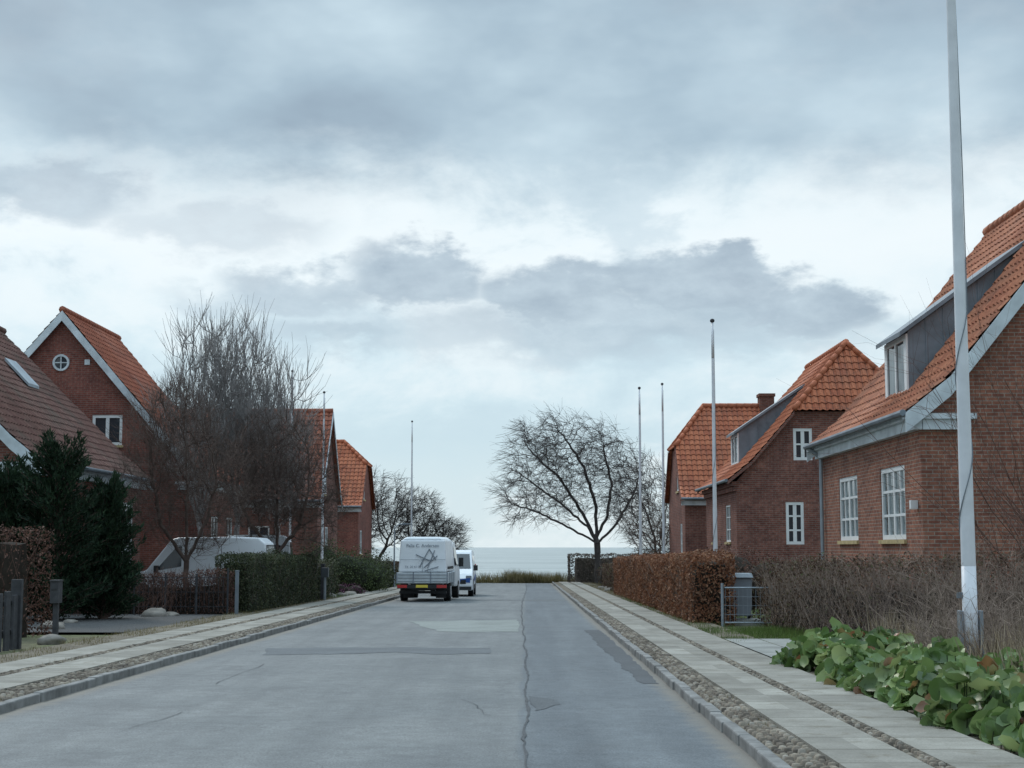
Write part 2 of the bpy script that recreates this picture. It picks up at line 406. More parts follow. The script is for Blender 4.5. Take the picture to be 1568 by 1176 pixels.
def dormer(E, pl, sg, xf, ya, yb, zb, zt, xback, zback):
    d = Acc()
    for y, s in ((ya, 1), (yb, -1)):
        d.prism([Vector((xf, y, zb)), Vector((xf, y, zt)), Vector((xback, y, zback))], (0, s*.05, 0), 0)
    n = 7
    for i in range(1, n):
        f = i/n; xx = xf+(xback-xf)*f; z1 = zt+(zback-zt)*f; z0 = zb+(zback-zb)*f
        d.box(min(xx, xx+.03), max(xx, xx+.03), ya-.02, ya-.001, z0, z1, 0)
    k = (zback-zt)/(xback-xf)
    poly = [Vector((xf-sg*.2, ya-.14, zt-abs(k)*.2+.02)), Vector((xback, ya-.14, zback+.02)), Vector((xback, ya-.14, zback+.12)), Vector((xf-sg*.2, ya-.14, zt-abs(k)*.2+.12))]
    d.prism(poly, (0, (yb-ya)+.28, 0), 4)
    x0, x1 = sorted((xf, xf-sg*.04))
    d.box(x0, x1, ya+.0, ya+.22, zb, zt-.05, 2); d.box(x0, x1, yb-.22, yb, zb, zt-.05, 2)
    d.box(x0, x1, ya+.22, yb-.22, zb, zb+.14, 2); d.box(x0, x1, ya+.22, yb-.22, zt-.17, zt-.05, 2)
    ym = (ya+yb)/2
    d.box(x0, x1, ym-.05, ym+.05, zb+.14, zt-.17, 2)
    xg = xf-sg*.012
    x0, x1 = sorted((xg, xf+sg*.02)); d.box(x0, x1, ya+.22, yb-.22, zb+.14, zt-.17, 3)
    d.build('dormer', [m_zinc, m_zincl, m_white, m_glassd, m_zinc], E, pl)

# ---- right, near house
ops = [(31.35, 33.5, 1.66, 3.18), (35.85, 37.95, 1.66, 3.18)]
E, pl = house_par('brick_house', 7.7, 1, 30, 40, 4.12, 12.3, 9.85, ops, [], m_brick, m_tile)
for o in ops: window('x', 7.7, -1, *o, 4, 3, E, pl, curtain=True, fw=.10)
dormer(E, pl, 1, 8.25, 33.0, 35.0, 4.75, 6.15, 10.95, 8.1)
t = Acc(); t.tube((7.62, 39.8, 3.8), (7.62, 39.8, -.3), .05, .05, 8, 0); t.box(7.55, 7.69, 30.3, 30.42, 2.25, 2.42, 1)
t.tube((7.3, 39.8, 4.05), (7.62, 39.8, 3.8), .05, .05, 8, 0)
t.build('downpipe', [m_zincl, m_white], E, pl)
# ---- right, second house (half-hipped gable)
g2 = [(9.82, 10.52, 4.68, 5.86), (9.5, 10.16, 1.6, 3.15)]
o2 = [(58.2, 59.6, 1.7, 3.1), (62.5, 63.9, 1.7, 3.1)]
E, pl = house_par('brick_house', 7.7, 1, 56.5, 66, 3.95, 12.2, 9.25, o2, g2, m_brick2, m_tile2, hip=6.5, hipdepth=1.7, barge=False, cornice=False)
for o in g2: window('y', 56.5, -1, *o, 2, 2 if o[2] > 4 else 3, E, pl, fw=.11, sill=False)
for o in o2: window('x', 7.7, -1, *o, 2, 3, E, pl)
dormer(E, pl, 1, 8.3, 60, 62, 4.7, 6.0, 10.9, 7.75)
# ---- right, third house
E, pl = house_perp('brick_house', 7.35, 1, 75.4, 4.0, 3.75, 8.4, 10, m_brick2, m_tile2, hipz=6.3, hipin=1.35,
                   ops=[(74.2, 75.2, 4.2, 5.3), (72.8, 73.8, 1.2, 2.6)], nearops=[])
window('x', 7.35, -1, 74.2, 75.2, 4.2, 5.3, 2, 2, E, pl); window('x', 7.35, -1, 72.8, 73.8, 1.2, 2.6, 2, 3, E, pl)
c = Acc(); c.box(11.45, 12.15, 75.0, 75.8, 7.5, 8.85); c.box(11.4, 12.2, 74.95, 75.85, 8.853, 9.0); c.build('chimney', m_chim, E, pl)
# ---- left, near house
ol = [(50.6, 52.9, 0.85, 3.0)]
E, pl = house_par('brick_house', -13.55, -1, 42, 54, 3.85, -18.8, 9.2, ol, [], m_brick2, m_tile3)
window('x', -13.55, 1, *ol[0], 2, 4, E, pl, curtain=True, fw=.12)
t = Acc()
x, z = -17.0, 7.55
t.prism([Vector((x, 49.5, z)), Vector((x+.8, 49.5, z-.83)), Vector((x+.8, 49.5, z-.73)), Vector((x, 49.5, z+.1))], (0, 1.1, 0), 0)
t.build('roof_light', [m_zincl], E, pl)
# ---- left, second house
gl2 = [(-16.5, -15.35, 5.35, 6.5)]
ol2 = [(59.5, 60.8, 1.3, 2.7), (62.5, 63.8, 1.3, 2.7)]
E, pl = house_par('brick_house', -12.2, -1, 58, 65.5, 4.0, -17.7, 10.5, ol2, gl2, m_brick3, m_tile4)
window('y', 58, -1, *gl2[0], 2, 1, E, pl, fw=.11)
for o in ol2: window('x', -12.2, 1, *o, 2, 2, E, pl)
t = Acc()
cx, cz = -17.75, 8.5
for i in range(24):
    a = 2*math.pi*i/24; b2 = 2*math.pi*(i+1)/24
    P = lambda r, t_: Vector((cx+r*math.cos(t_), 57.99, cz+r*math.sin(t_)))
    t.prism([P(.24, a), P(.32, a), P(.32, b2), P(.24, b2)], (0, -.06, 0), 0)
    t.prism([Vector((cx, 57.985, cz)), P(.24, a), P(.24, b2)], (0, -.01, 0), 1)
t.box(cx-.02, cx+.02, 57.94, 57.97, cz-.24, cz+.24, 0); t.box(cx-.24, cx+.24, 57.945, 57.965, cz-.02, cz+.02, 0)
t.box(-16.85, -16.65, 57.96, 57.995, 8.42, 8.62, 0)
t.build('round_window', [m_whitegrey, m_glassd], E, pl)
# ---- left, third and fourth house
no = [(-13.2, -12.2, 1.2, 2.5)]
E, pl = house_perp('brick_house', -9.95, -1, 77, 4.0, 3.7, 8.3, 12, m_brick2, m_tile4, ops=[(75.5, 76.5, 4.1, 5.2), (76, 77.2, 1.1, 2.5)], nearops=no, white=True)
window('y', 73, -1, *no[0], 2, 2, E, pl); window('x', -9.95, 1, 75.5, 76.5, 4.1, 5.2, 2, 2, E, pl); window('x', -9.95, 1, 76, 77.2, 1.1, 2.5, 2, 2, E, pl)
no = [(-12.2, -11.3, 1.3, 2.6)]
E, pl = house_perp('brick_house', -9.95, -1, 95, 4.0, 3.9, 8.0, 10, m_brick3, m_tile2, hipz=6.5, hipin=1.35,
                   ops=[(93.6, 94.6, 4.4, 5.5), (92, 93.2, 1.1, 2.5)], nearops=no)
window('y', 91, -1, *no[0], 2, 2, E, pl); window('x', -9.95, 1, 93.6, 94.6, 4.4, 5.5, 2, 2, E, pl); window('x', -9.95, 1, 92, 93.2, 1.1, 2.5, 2, 2, E, pl)

# ------------------------------------------------------------------ ground, road, pavements
m_ground, nt, b = newmat('garden_ground'); co = objco(nt)
n = nz(nt, co, 0.35, 5, .6); n2 = nz(nt, co, 6, 5, .7)
c = ramp(nt, n.outputs[0], [(0.35, (0.085, 0.07, 0.05)), (0.5, (0.11, 0.11, 0.055)), (0.65, (0.085, 0.12, 0.04))])
c = mixc(nt, 1.0, c, ramp(nt, n2.outputs[0], [(0.3, (.5, .5, .5)), (0.7, (1.5, 1.5, 1.5))]), 'MULTIPLY')
nt.links.new(c, b.inputs['Base Color']); b.inputs['Roughness'].default_value = 1; bump(nt, b, n2.outputs[0], .8, .05)
xs = [-6000, -300, -60, -20, -10, 0, 10, 20, 60, 300, 6000]; ys = [-80, -20, 0, 20, 60, 108, 112, 118, 124, 140, 160]
a = Acc(); vs = [(x, y, gz(y)-0.02) for y in ys for x in xs]; W = len(xs)
a.add(vs, [(j*W+i, j*W+i+1, (j+1)*W+i+1, (j+1)*W+i) for j in range(len(ys)-1) for i in range(W-1)])
a.build('ground', m_ground)

m_road, nt, b = newmat('asphalt'); co = objco(nt)
s = nt.nodes.new('ShaderNodeSeparateXYZ'); nt.links.new(co, s.inputs[0])
n1 = nz(nt, co, 0.5, 5, .6); n2 = nz(nt, co, 60, 3, .75); n3 = nz(nt, co, 5, 5, .65); n7 = nz(nt, co, 1.1, 4, .6)
mp = nt.nodes.new('ShaderNodeMapping'); mp.inputs['Scale'].default_value = (2.2, 0.12, 1); nt.links.new(co, mp.inputs[0])
n4 = nz(nt, mp.outputs[0], 1.0, 4, .6)
c = ramp(nt, n1.outputs[0], [(0.3, (0.122, 0.133, 0.138)), (0.7, (0.168, 0.178, 0.180))])
wob = mth(nt, 'MULTIPLY', mth(nt, 'SUBTRACT', n1.outputs[0], .5), .3)
rl = mrange(nt, mth(nt, 'ADD', s.outputs[0], wob), -.10, -.02)
c = mixc(nt, rl, c, mixc(nt, 1.0, c, (0.76, 0.81, 0.87), 'MULTIPLY'))
rl2 = mth(nt, 'MULTIPLY', mrange(nt, s.outputs[0], .0, .12), mrange(nt, mth(nt, 'ADD', s.outputs[0], wob), .62, .5))
c = mixc(nt, mth(nt, 'MULTIPLY', rl2, .6), c, (.098, .114, .128))
c = mixc(nt, 1.0, c, ramp(nt, n2.outputs[0], [(0.3, (.55, .55, .55)), (0.7, (1.45, 1.45, 1.45))]), 'MULTIPLY')
c = mixc(nt, 1.0, c, ramp(nt, n3.outputs[0], [(0.3, (.85, .85, .85)), (0.7, (1.15, 1.15, 1.15))]), 'MULTIPLY')
c = mixc(nt, 1.0, c, ramp(nt, n4.outputs[0], [(0.3, (.84, .85, .86)), (0.7, (1.12, 1.12, 1.11))]), 'MULTIPLY')
# old stains
c = mixc(nt, mth(nt, 'MULTIPLY', mrange(nt, n7.outputs[0], .60, .68), .35), c, (.085, .092, .098))
ed = mth(nt, 'MAXIMUM', mrange(nt, mth(nt, 'ADD', s.outputs[0], mth(nt, 'MULTIPLY', n3.outputs[0], .35)), 1.62, 1.85), mrange(nt, mth(nt, 'SUBTRACT', s.outputs[0], mth(nt, 'MULTIPLY', n3.outputs[0], .45)), -5.1, -5.38))
c = mixc(nt, mth(nt, 'MULTIPLY', ed, .75), c, (.19, .17, .14))
wv = nz(nt, co, 1.2, 4)
vadd = nt.nodes.new('ShaderNodeVectorMath'); vadd.operation = 'MULTIPLY_ADD'
nt.links.new(wv.outputs['Color'], vadd.inputs[0]); vadd.inputs[1].default_value = (1.6, 1.6, 0); nt.links.new(co, vadd.inputs[2])
vo = nt.nodes.new('ShaderNodeTexVoronoi'); vo.feature = 'DISTANCE_TO_EDGE'; vo.inputs['Scale'].default_value = 0.30
nt.links.new(vadd.outputs[0], vo.inputs['Vector'])
cr = mth(nt, 'MULTIPLY', mrange(nt, vo.outputs['Distance'], 0.001, 0.005, 1, 0), mrange(nt, nz(nt, co, .35, 2).outputs[0], .46, .56))
c = mixc(nt, mth(nt, 'MULTIPLY', cr, .5), c, (0.06, 0.065, 0.07))
nt.links.new(c, b.inputs['Base Color']); b.inputs['Roughness'].default_value = 0.75
b.inputs['Specular IOR Level'].default_value = 0.35
bump(nt, b, n2.outputs[0], .5, .012)

def strip(name, x0, x1, y0, y1, dz, th, mat):
    a = Acc(); n = max(1, int((y1-y0)/4)); vs = []
    for i in range(n+1):
        y = y0+(y1-y0)*i/n; g = gz(y)
        vs += [(x0, y, g+dz-th), (x1, y, g+dz-th), (x1, y, g+dz), (x0, y, g+dz)]
    fs = []
    for i in range(n):
        o = i*4
        for k in range(4): fs.append((o+k, o+4+k, o+4+(k+1) % 4, o+(k+1) % 4))
    fs += [(0, 1, 2, 3), (n*4+3, n*4+2, n*4+1, n*4)]
    a.add(vs, fs); return a.build(name, mat)
KL, KR = -5.2, 1.72
a = Acc(); ny = 60
vs = []
for i in range(ny+1):
    y = -40+146*i/ny
    for x in (KL-.05, -1.7, KR+.05): vs.append((x, y, gz(y)+0.0))
a.add(vs, [(i*3+k, i*3+k+1, i*3+k+4, i*3+k+3) for i in range(ny) for k in range(2)]); a.build('road', m_road)
def patch(name, pts, col, dz, seed=0, rough=.85):
    m, nt, b = newmat(name); co = objco(nt)
    n1 = nz(nt, co, 1.2, 5, .6); n2 = nz(nt, co, 60, 3, .75)
    c = ramp(nt, n1.outputs[0], [(.3, sc(col, .84)), (.7, sc(col, 1.14))])
    c = mixc(nt, 1.0, c, ramp(nt, n2.outputs[0], [(0.3, (.55, .55, .55)), (0.7, (1.45, 1.45, 1.45))]), 'MULTIPLY')
    nt.links.new(c, b.inputs['Base Color']); b.inputs['Roughness'].default_value = rough
    b.inputs['Specular IOR Level'].default_value = .3
    r = random.Random(seed); out = []
    for i in range(len(pts)):
        p = Vector(pts[i]); q = Vector(pts[(i+1) % len(pts)]); k = max(2, int((q-p).length/.2))
        for j in range(k):
            w = p.lerp(q, j/k); nn = noise.noise(Vector((w.x*1.1, w.y*1.1, seed)))
            out.append((w.x+r.uniform(-.02, .02)+.05*nn, w.y+r.uniform(-.07, .07)+.35*nn))
    a = Acc(); a.add([(x, y, gz(y)+dz) for x, y in out], [tuple(range(len(out)))]); a.build(name, m)
patch('asphalt_patch', [(-2.95, 38.8), (-.25, 39.8), (-.16, 36), (-.22, 32.9), (-1.3, 33.0), (-1.9, 33.2), (-2.3, 35.2)], (.22, .24, .228), .004, 1)
patch('asphalt_patch', [(-4.5, 26.9), (-.65, 26.9), (-.6, 25.2), (-2.2, 25.5), (-4.2, 24.9)], (.114, .126, .135), .004, 2)
patch('asphalt_patch', [(1.28, 34), (1.60, 34), (1.62, 26), (1.64, 19.2), (1.42, 19.2), (1.3, 26)], (.075, .082, .089), .004, 3)
patch('asphalt_patch', [(.02, 17.4), (.32, 17.2), (.36, 16.4), (.08, 15.6)], (.086, .096, .104), .004, 4)
patch('asphalt_patch', [(-5.0, 60), (1.5, 60.4), (1.5, 58.6), (-5.0, 58.8)], (.125, .135, .14), .004, 5)
m_seam = M('tar_seam', (.062, .068, .074), .8, .3, 8)
def seam(pts, w, name='asphalt_seam'):
    a = Acc(); vs = []
    for i, (x, y) in enumerate(pts):
        ww = w*(.4+1.0*rng.random()); vs += [(x-ww, y, gz(y)+.008), (x+ww, y, gz(y)+.008)]
    a.add(vs, [(2*i, 2*i+1, 2*i+3, 2*i+2) for i in range(len(pts)-1)]); a.build(name, m_seam)
pts = []; y = 8
while y < 104:
    pts.append((-.08+.08*math.sin(y*.09)+.02*math.sin(y*1.3)+rng.uniform(-.012, .012), y)); y += .25
seam(pts, .013)
def crack(x, y, dx, dy, n, w=.010):
    p = []
    for i in range(n):
        p.append((x, y)); x += dx+rng.uniform(-.04, .04); y += dy*(.6+.8*rng.random())
    seam(p, w, 'asphalt_crack')
crack(-.35, 15.2, -.04, .22, 9, .004); crack(-3.6, 13.6, .03, .25, 8, .004); crack(-3.8, 19, .0, .5, 8, .005)

m_kerbs = M('kerb_granite', (.19, .19, .185), .85, .4, 4, .4, 60)
def kerb(x0, x1, name):
    a = Acc(); y = 4
    while y < 105:
        l = rng.uniform(.8, 1.1); dx = rng.uniform(-.012, .012); dz = rng.uniform(-.010, .010)
        g0, g1 = gz(y+.01), gz(y+l-.01)
        vs = [(x0+dx, y+.01, g0-.1), (x1+dx, y+.01, g0-.1), (x1+dx, y+l-.01, g1-.1), (x0+dx, y+l-.01, g1-.1),
              (x0+dx, y+.01, g0+.10+dz), (x1+dx, y+.01, g0+.10+dz), (x1+dx, y+l-.01, g1+.10+dz), (x0+dx, y+l-.01, g1+.10+dz)]
        a.add(vs, [(0,3,2,1),(4,5,6,7),(0,1,5,4),(1,2,6,5),(2,3,7,6),(3,0,4,7)]); y += l
    a.build(name, m_kerbs, bevel=.015)
kerb(KR, KR+.11, 'kerb'); kerb(KL-.11, KL, 'kerb')
m_dirt = M('sandy_dirt', (.15, .13, .10), 1, .4, 5, .6, 50)
m_slab, nt, b = newmat('paving_slabs'); co = objco(nt)
br = nt.nodes.new('ShaderNodeTexBrick'); br.offset = 0.0; nt.links.new(co, br.inputs['Vector'])
br.inputs['Scale'].default_value = 1; br.inputs['Brick Width'].default_value = 40; br.inputs['Row Height'].default_value = .78
br.inputs['Mortar Size'].default_value = .012; br.inputs['Mortar Smooth'].default_value = .2
s = nt.nodes.new('ShaderNodeSeparateXYZ'); nt.links.new(co, s.inputs[0])
fl = mth(nt, 'FLOOR', mth(nt, 'DIVIDE', s.outputs[1], .78)); side = mth(nt, 'FLOOR', mth(nt, 'MULTIPLY', s.outputs[0], .8))
wn = nt.nodes.new('ShaderNodeTexWhiteNoise'); wn.noise_dimensions = '1D'; nt.links.new(mth(nt, 'ADD', fl, mth(nt, 'MULTIPLY', side, 17.3)), wn.inputs['W'])
c = mixc(nt, br.outputs['Fac'], ramp(nt, wn.outputs['Value'], [(0, (.19, .182, .16)), (1, (.285, .275, .245))]), (.08, .075, .055))
n1 = nz(nt, co, 1.6, 6, .65); n2 = nz(nt, co, 60, 3, .7); n5 = nz(nt, co, 3.5, 6, .7)
c = mixc(nt, 1.0, c, ramp(nt, n1.outputs[0], [(.3, (.70, .69, .66)), (.7, (1.22, 1.22, 1.22))]), 'MULTIPLY')
c = mixc(nt, mth(nt, 'MULTIPLY', mrange(nt, n5.outputs[0], .54, .68), .6), c, (.13, .11, .075))
c = mixc(nt, 1.0, c, ramp(nt, n2.outputs[0], [(.3, (.8, .8, .8)), (.7, (1.2, 1.2, 1.2))]), 'MULTIPLY')
nt.links.new(c, b.inputs['Base Color']); b.inputs['Roughness'].default_value = .9
bump(nt, b, mth(nt, 'SUBTRACT', n1.outputs[0], br.outputs['Fac']), .4, .02)
strip('cobblestone_bedding', KR+.11, KR+.45, 4, 105, .07, .2, m_dirt)
strip('pavement', KR+.45, KR+1.05, 4, 105, .105, .2, m_slab)
strip('cobblestone_bedding', KR+1.05, KR+1.2, 4, 105, .08, .2, m_dirt)
strip('pavement', KR+1.2, KR+1.82, 4, 105, .105, .2, m_slab)
strip('dirt_verge', KR+1.82, KR+2.6, 4, 105, .06, .2, m_dirt)
strip('cobblestone_bedding', KL-.55, KL-.11, 4, 105, .07, .2, m_dirt)
strip('pavement', KL-1.2, KL-.55, 4, 105, .105, .2, m_slab)
strip('cobblestone_bedding', KL-1.4, KL-1.2, 4, 105, .08, .2, m_dirt)
strip('pavement', KL-2.0, KL-1.4, 4, 105, .105, .2, m_slab)
strip('dirt_verge', KL-2.9, KL-2.0, 4, 105, .06, .2, m_dirt)
m_cob = M_leaf('cobble_stones', [(0, (.10, .085, .07)), (.4, (.18, .15, .12)), (.75, (.25, .215, .17)), (1, (.31, .28, .24))], .85, 0)
def cobbles(name, x0, x1, y0, y1, dz, sp):
    a = Acc(); nx = max(1, round((x1-x0)/sp)); y = y0; r = random.Random(3)
    while y < y1:
        for i in range(nx):
            if r.random() < .07: continue
            cx = x0+(i+.5)*(x1-x0)/nx+r.uniform(-.016, .016); cy = y+r.uniform(-.02, .02)
            rx = (x1-x0)/nx*.5*r.uniform(.75, 1.08); ry = sp*.5*r.uniform(.75, 1.15); h = r.uniform(.02, .042); g = gz(cy)+dz
            k = 6; ph = r.random()
            vs = [(cx+rx*math.cos(6.283*(j/k+ph)), cy+ry*math.sin(6.283*(j/k+ph)), g-.01) for j in range(k)]
            vs += [(cx+.72*rx*math.cos(6.283*(j/k+ph)), cy+.72*ry*math.sin(6.283*(j/k+ph)), g+h*.8) for j in range(k)]
            vs.append((cx, cy, g+h))
            fs = [(j, (j+1) % k, k+(j+1) % k, k+j) for j in range(k)]+[(k+j, k+(j+1) % k, 2*k) for j in range(k)]
            a.add(vs, fs)
        y += sp
    a.build(name, m_cob, smooth=True)
cobbles('cobblestone_strip', KR+.13, KR+.44, 9, 70, .07, .082)
cobbles('cobblestone_strip', KR+1.06, KR+1.19, 9, 50, .082, .065)
cobbles('cobblestone_strip', KL-.54, KL-.13, 16, 70, .07, .09)
cobbles('cobblestone_strip', KL-1.39, KL-1.21, 16, 60, .082, .08)
m_conc = M('driveway_concrete', (.25, .255, .24), .9, .2, 1.5, .3, 60)
a = Acc()
def slabq(x0, x1, y0, y1, dz): a.add([(x0, y0, gz(y0)+dz), (x1, y0, gz(y0)+dz), (x1, y1, gz(y1)+dz), (x0, y1, gz(y1)+dz)], [(0, 1, 2, 3)])
for i in range(5):
    for j in range(4): slabq(3.56+i*.62, 3.56+i*.62+.6, 22.4+j*1.4, 22.4+j*1.4+1.38, .112)
a.build('driveway', m_conc)
m_gravel = M('dark_gravel', (.085, .085, .085), 1, .4, 30, .8, 80)
a = Acc(); a.add([(x, y, gz(y)+.035) for x, y in ((-8.1, 32), (-8.1, 43), (-16, 43), (-16, 32))], [(0, 1, 2, 3)]); a.build('gravel_forecourt', m_gravel)
a = Acc(); a.add([(x, y, gz(y)+.035) for x, y in ((-8.6, 44), (-8.6, 58), (-13.4, 58), (-13.4, 44))], [(0, 1, 2, 3)]); a.build('gravel_drive', m_gravel)

# sea
m_sea, nt, b = newmat('sea_water'); co = objco(nt)
mp = nt.nodes.new('ShaderNodeMapping'); mp.inputs['Scale'].default_value = (.25, 1.0, 1); nt.links.new(co, mp.inputs[0])
mp2 = nt.nodes.new('ShaderNodeMapping'); mp2.inputs['Scale'].default_value = (.06, .25, 1); nt.links.new(co, mp2.inputs[0])
n1 = nz(nt, mp.outputs[0], .25, 7, .7); n2 = nz(nt, mp.outputs[0], .012, 5, .6); n6 = nz(nt, mp2.outputs[0], .25, 5, .7)
c = ramp(nt, n2.outputs[0], [(.3, (.30, .33, .325)), (.7, (.39, .415, .405))])
c = mixc(nt, 1.0, c, ramp(nt, n6.outputs[0], [(.3, (.72, .74, .75)), (.7, (1.2, 1.2, 1.2))]), 'MULTIPLY')
wc = mth(nt, 'MULTIPLY', mrange(nt, n1.outputs[0], .60, .68), .6)
c = mixc(nt, wc, c, (.68, .70, .70))
nt.links.new(c, b.inputs['Base Color']); b.inputs['Roughness'].default_value = .55; b.inputs['Specular IOR Level'].default_value = .35
bump(nt, b, n1.outputs[0], 1.0, 1.2)
a = Acc(); a.add([(-20000, 122, -3.2), (20000, 122, -3.2), (20000, 25000, -3.2), (-20000, 25000, -3.2)], [(0, 1, 2, 3)]); a.build('sea', m_sea)

# ------------------------------------------------------------------ vegetation
def rvec(r):
    while True:
        v = Vector((r.uniform(-1, 1), r.uniform(-1, 1), r.uniform(-1, 1)))
        if .05 < v.length < 1: return v.normalized()
def colonize(r, trunk, ells, n, step, infl, kill, bias, gap, seed, maxit=90):
    att = []
    wt = [c[1][0]*c[1][1]*c[1][2] for c in ells]
    while len(att) < n:
        c, rad = r.choices(ells, wt)[0]
        v = rvec(r)*(r.random()**.40); p = Vector((c[0]+v.x*rad[0], c[1]+v.y*rad[1], c[2]+v.z*rad[2]))
        if gap and noise.noise(p*gap[0]+Vector((seed, 0, seed*.7))) < gap[1]: continue
        att.append(p)
    nodes = []; par = []
    for tr in trunk:
        start = None
        for k, p in enumerate(tr):
            p = Vector(p)
            if k == 0:
                if nodes: start = min(range(len(nodes)), key=lambda i: (nodes[i]-p).length); continue
                nodes.append(p); par.append(-1); start = 0; continue
            q = nodes[start]; m = max(1, int((p-q).length/step))
            for j in range(1, m+1):
                w = q.lerp(p, j/m)
                if j < m: w = w+rvec(r)*step*.18
                nodes.append(w); par.append(start); start = len(nodes)-1
    bias = Vector(bias); kids = {}
    for it in range(maxit):
        kd = kdtree.KDTree(len(nodes))
        for i, p in enumerate(nodes): kd.insert(p, i)
        kd.balance(); acc = {}
        for p in att:
            co_, i, d = kd.find(p)
            if d < infl: acc.setdefault(i, Vector()); acc[i] += (p-co_).normalized()
        if not acc: break
        new = []
        for i, v in acc.items():
            if v.length < 1e-5: continue
            d = (v.normalized()+bias+rvec(r)*.28).normalized(); q = nodes[i]+d*step
            if any((nodes[k]-q).length < step*.35 for k in kids.get(i, ())): continue
            nodes.append(q); par.append(i); kids.setdefault(i, []).append(len(nodes)-1); new.append(q)
        if not new: break
        kd2 = kdtree.KDTree(len(new))
        for i, p in enumerate(new): kd2.insert(p, i)
        kd2.balance(); att = [p for p in att if kd2.find(p)[2] > kill]
        if len(att) < 5: break
    return nodes, par
def bare_tree(name, mat, seed, trunk, ells, n, step=.35, infl=5, kill=.5, bias=(0, 0, 0), tip=.011, e=2.4, twigs=3, tl=(.3, .9), tb=(0, 0, 0), twr=.007, rmax=.35, sub=2, gap=None):
    r = random.Random(seed); nodes, par = colonize(r, trunk, ells, n, step, infl, kill, bias, gap, seed)
    N = len(nodes); acc_r = [0.0]*N; ch = [0]*N
    for p in par:
        if p >= 0: ch[p] += 1
    rad = [0]*N
    for i in range(N-1, -1, -1):
        rad[i] = tip if ch[i] == 0 else acc_r[i]**(1/e)
        rad[i] = min(rad[i], rmax)
        if par[i] >= 0: acc_r[par[i]] += rad[i]**e
    a = Acc(); tb = Vector(tb)
    for i in range(1, N):
        p = par[i]
        if p < 0: continue
        ra, rb = rad[p], rad[i]
        if ra > rb*1.6: ra = rb*1.35
        a.tube(nodes[p], nodes[i], ra, rb, 8 if rb > .1 else (5 if rb > .035 else 3))
    a.tube(nodes[0]-Vector((0, 0, .3)), nodes[0]+Vector((0, 0, .25)), rad[0]*1.5, rad[0]*1.02, 9)
    for i in range(1, N):
        if rad[i] > tip*3.5: continue
        d0 = (nodes[i]-nodes[par[i]]).normalized(); k = twigs+(2 if ch[i] == 0 else 0)
        if ch[i] == 1 and r.random() < .35: k -= 1
        for _ in range(k):
            d = (d0*.7+rvec(r)*.75+tb).normalized(); L = r.uniform(*tl)*(1.25 if ch[i] == 0 else .9); p = nodes[i].copy(); rr = twr
            for s in range(3):
                q = p+d*L/3; a.tube(p, q, rr, rr*.7, 3)
                if s < sub:
                    d2 = (d+rvec(r)*.8+tb*.5).normalized(); a.tube(q, q+d2*L*.35, rr*.6, rr*.3, 3)
                d = (d+rvec(r)*.25+tb*.25).normalized(); p = q; rr *= .7
    return a.build(name, mat, smooth=True)

# large wind-blown tree at the end of the street (right)
bx, by = 4.65, 100; g = gz(by)
bare_tree('bare_tree', m_bark, 11,
    [[(bx, by, g), (bx-.05, by, g+2.0), (bx-.15, by, g+3.0)], [(bx-.1, by, g+2.8), (bx-1.0, by+.3, g+4.6), (bx-2.4, by, g+6.8), (bx-4.2, by, g+8.4)],
     [(bx-.1, by, g+3.0), (bx+.6, by-.3, g+4.4), (bx+.9, by, g+6.6), (bx+.4, by, g+8.6)], [(bx-.1, by, g+3.1), (bx-.1, by+.5, g+5), (bx-.9, by, g+7.6), (bx-2.2, by, g+9.6)],
     [(bx-.1, by, g+2.6), (bx-1.8, by-.5, g+3.6), (bx-3.8, by, g+4.6), (bx-5.6, by, g+5.2)], [(bx, by, g+2.6), (bx+1.2, by+.3, g+3.9), (bx+2.2, by, g+5.6), (bx+2.7, by, g+7)],
     [(bx-.6, by, g+3.6), (bx-2.4, by-.6, g+5.2), (bx-4.6, by-.3, g+6.8)]],
    [((bx-3.4, by, g+8.2), (2.7, 3.0, 3.2)), ((bx-.7, by, g+7.9), (3.0, 3.0, 3.2)), ((bx+1.7, by, g+6.5), (2.3, 2.6, 3.1)), ((bx-4.9, by, g+6.0), (1.7, 2.2, 2.2)), ((bx-2.5, by, g+5.2), (2.2, 2.2, 1.4)), ((bx+2.9, by, g+5.0), (1.2, 1.6, 1.8))],
    2500, step=.28, infl=5, kill=.38, bias=(-.18, 0, .0), tip=.0135, e=2.24, twigs=2, tl=(.5, 1.25), tb=(-.55, 0, -.06), twr=.0125, rmax=.36, gap=(.75, -.12))
# smaller trees behind the flagpoles
bx, by = 7.6, 88; g = gz(by)
bare_tree('bare_tree', m_bark, 21, [[(bx, by, g), (bx-.1, by, g+1.6)]],
    [((bx-.7, by, g+4.8), (2.1, 2, 2.7)), ((bx+.3, by, g+3.2), (2.0, 1.6, 1.8))], 900, step=.26, infl=4, kill=.36, bias=(-.1, 0, .05), tip=.012, e=2.25, twigs=3, tl=(.4, .9), tb=(-.35, 0, .05), twr=.010, gap=(.9, -.15))
bx, by = 7.0, 80; g = gz(by)
bare_tree('bare_tree', m_barkb, 22, [[(bx, by, g), (bx-.1, by, g+1.2)]],
    [((bx-.2, by, g+2.8), (1.6, 1.5, 1.9))], 550, step=.25, infl=4, kill=.34, bias=(-.1, 0, .05), tip=.011, e=2.25, twigs=3, tl=(.3, .8), tb=(-.2, 0, .05), twr=.009, gap=(.9, -.15))
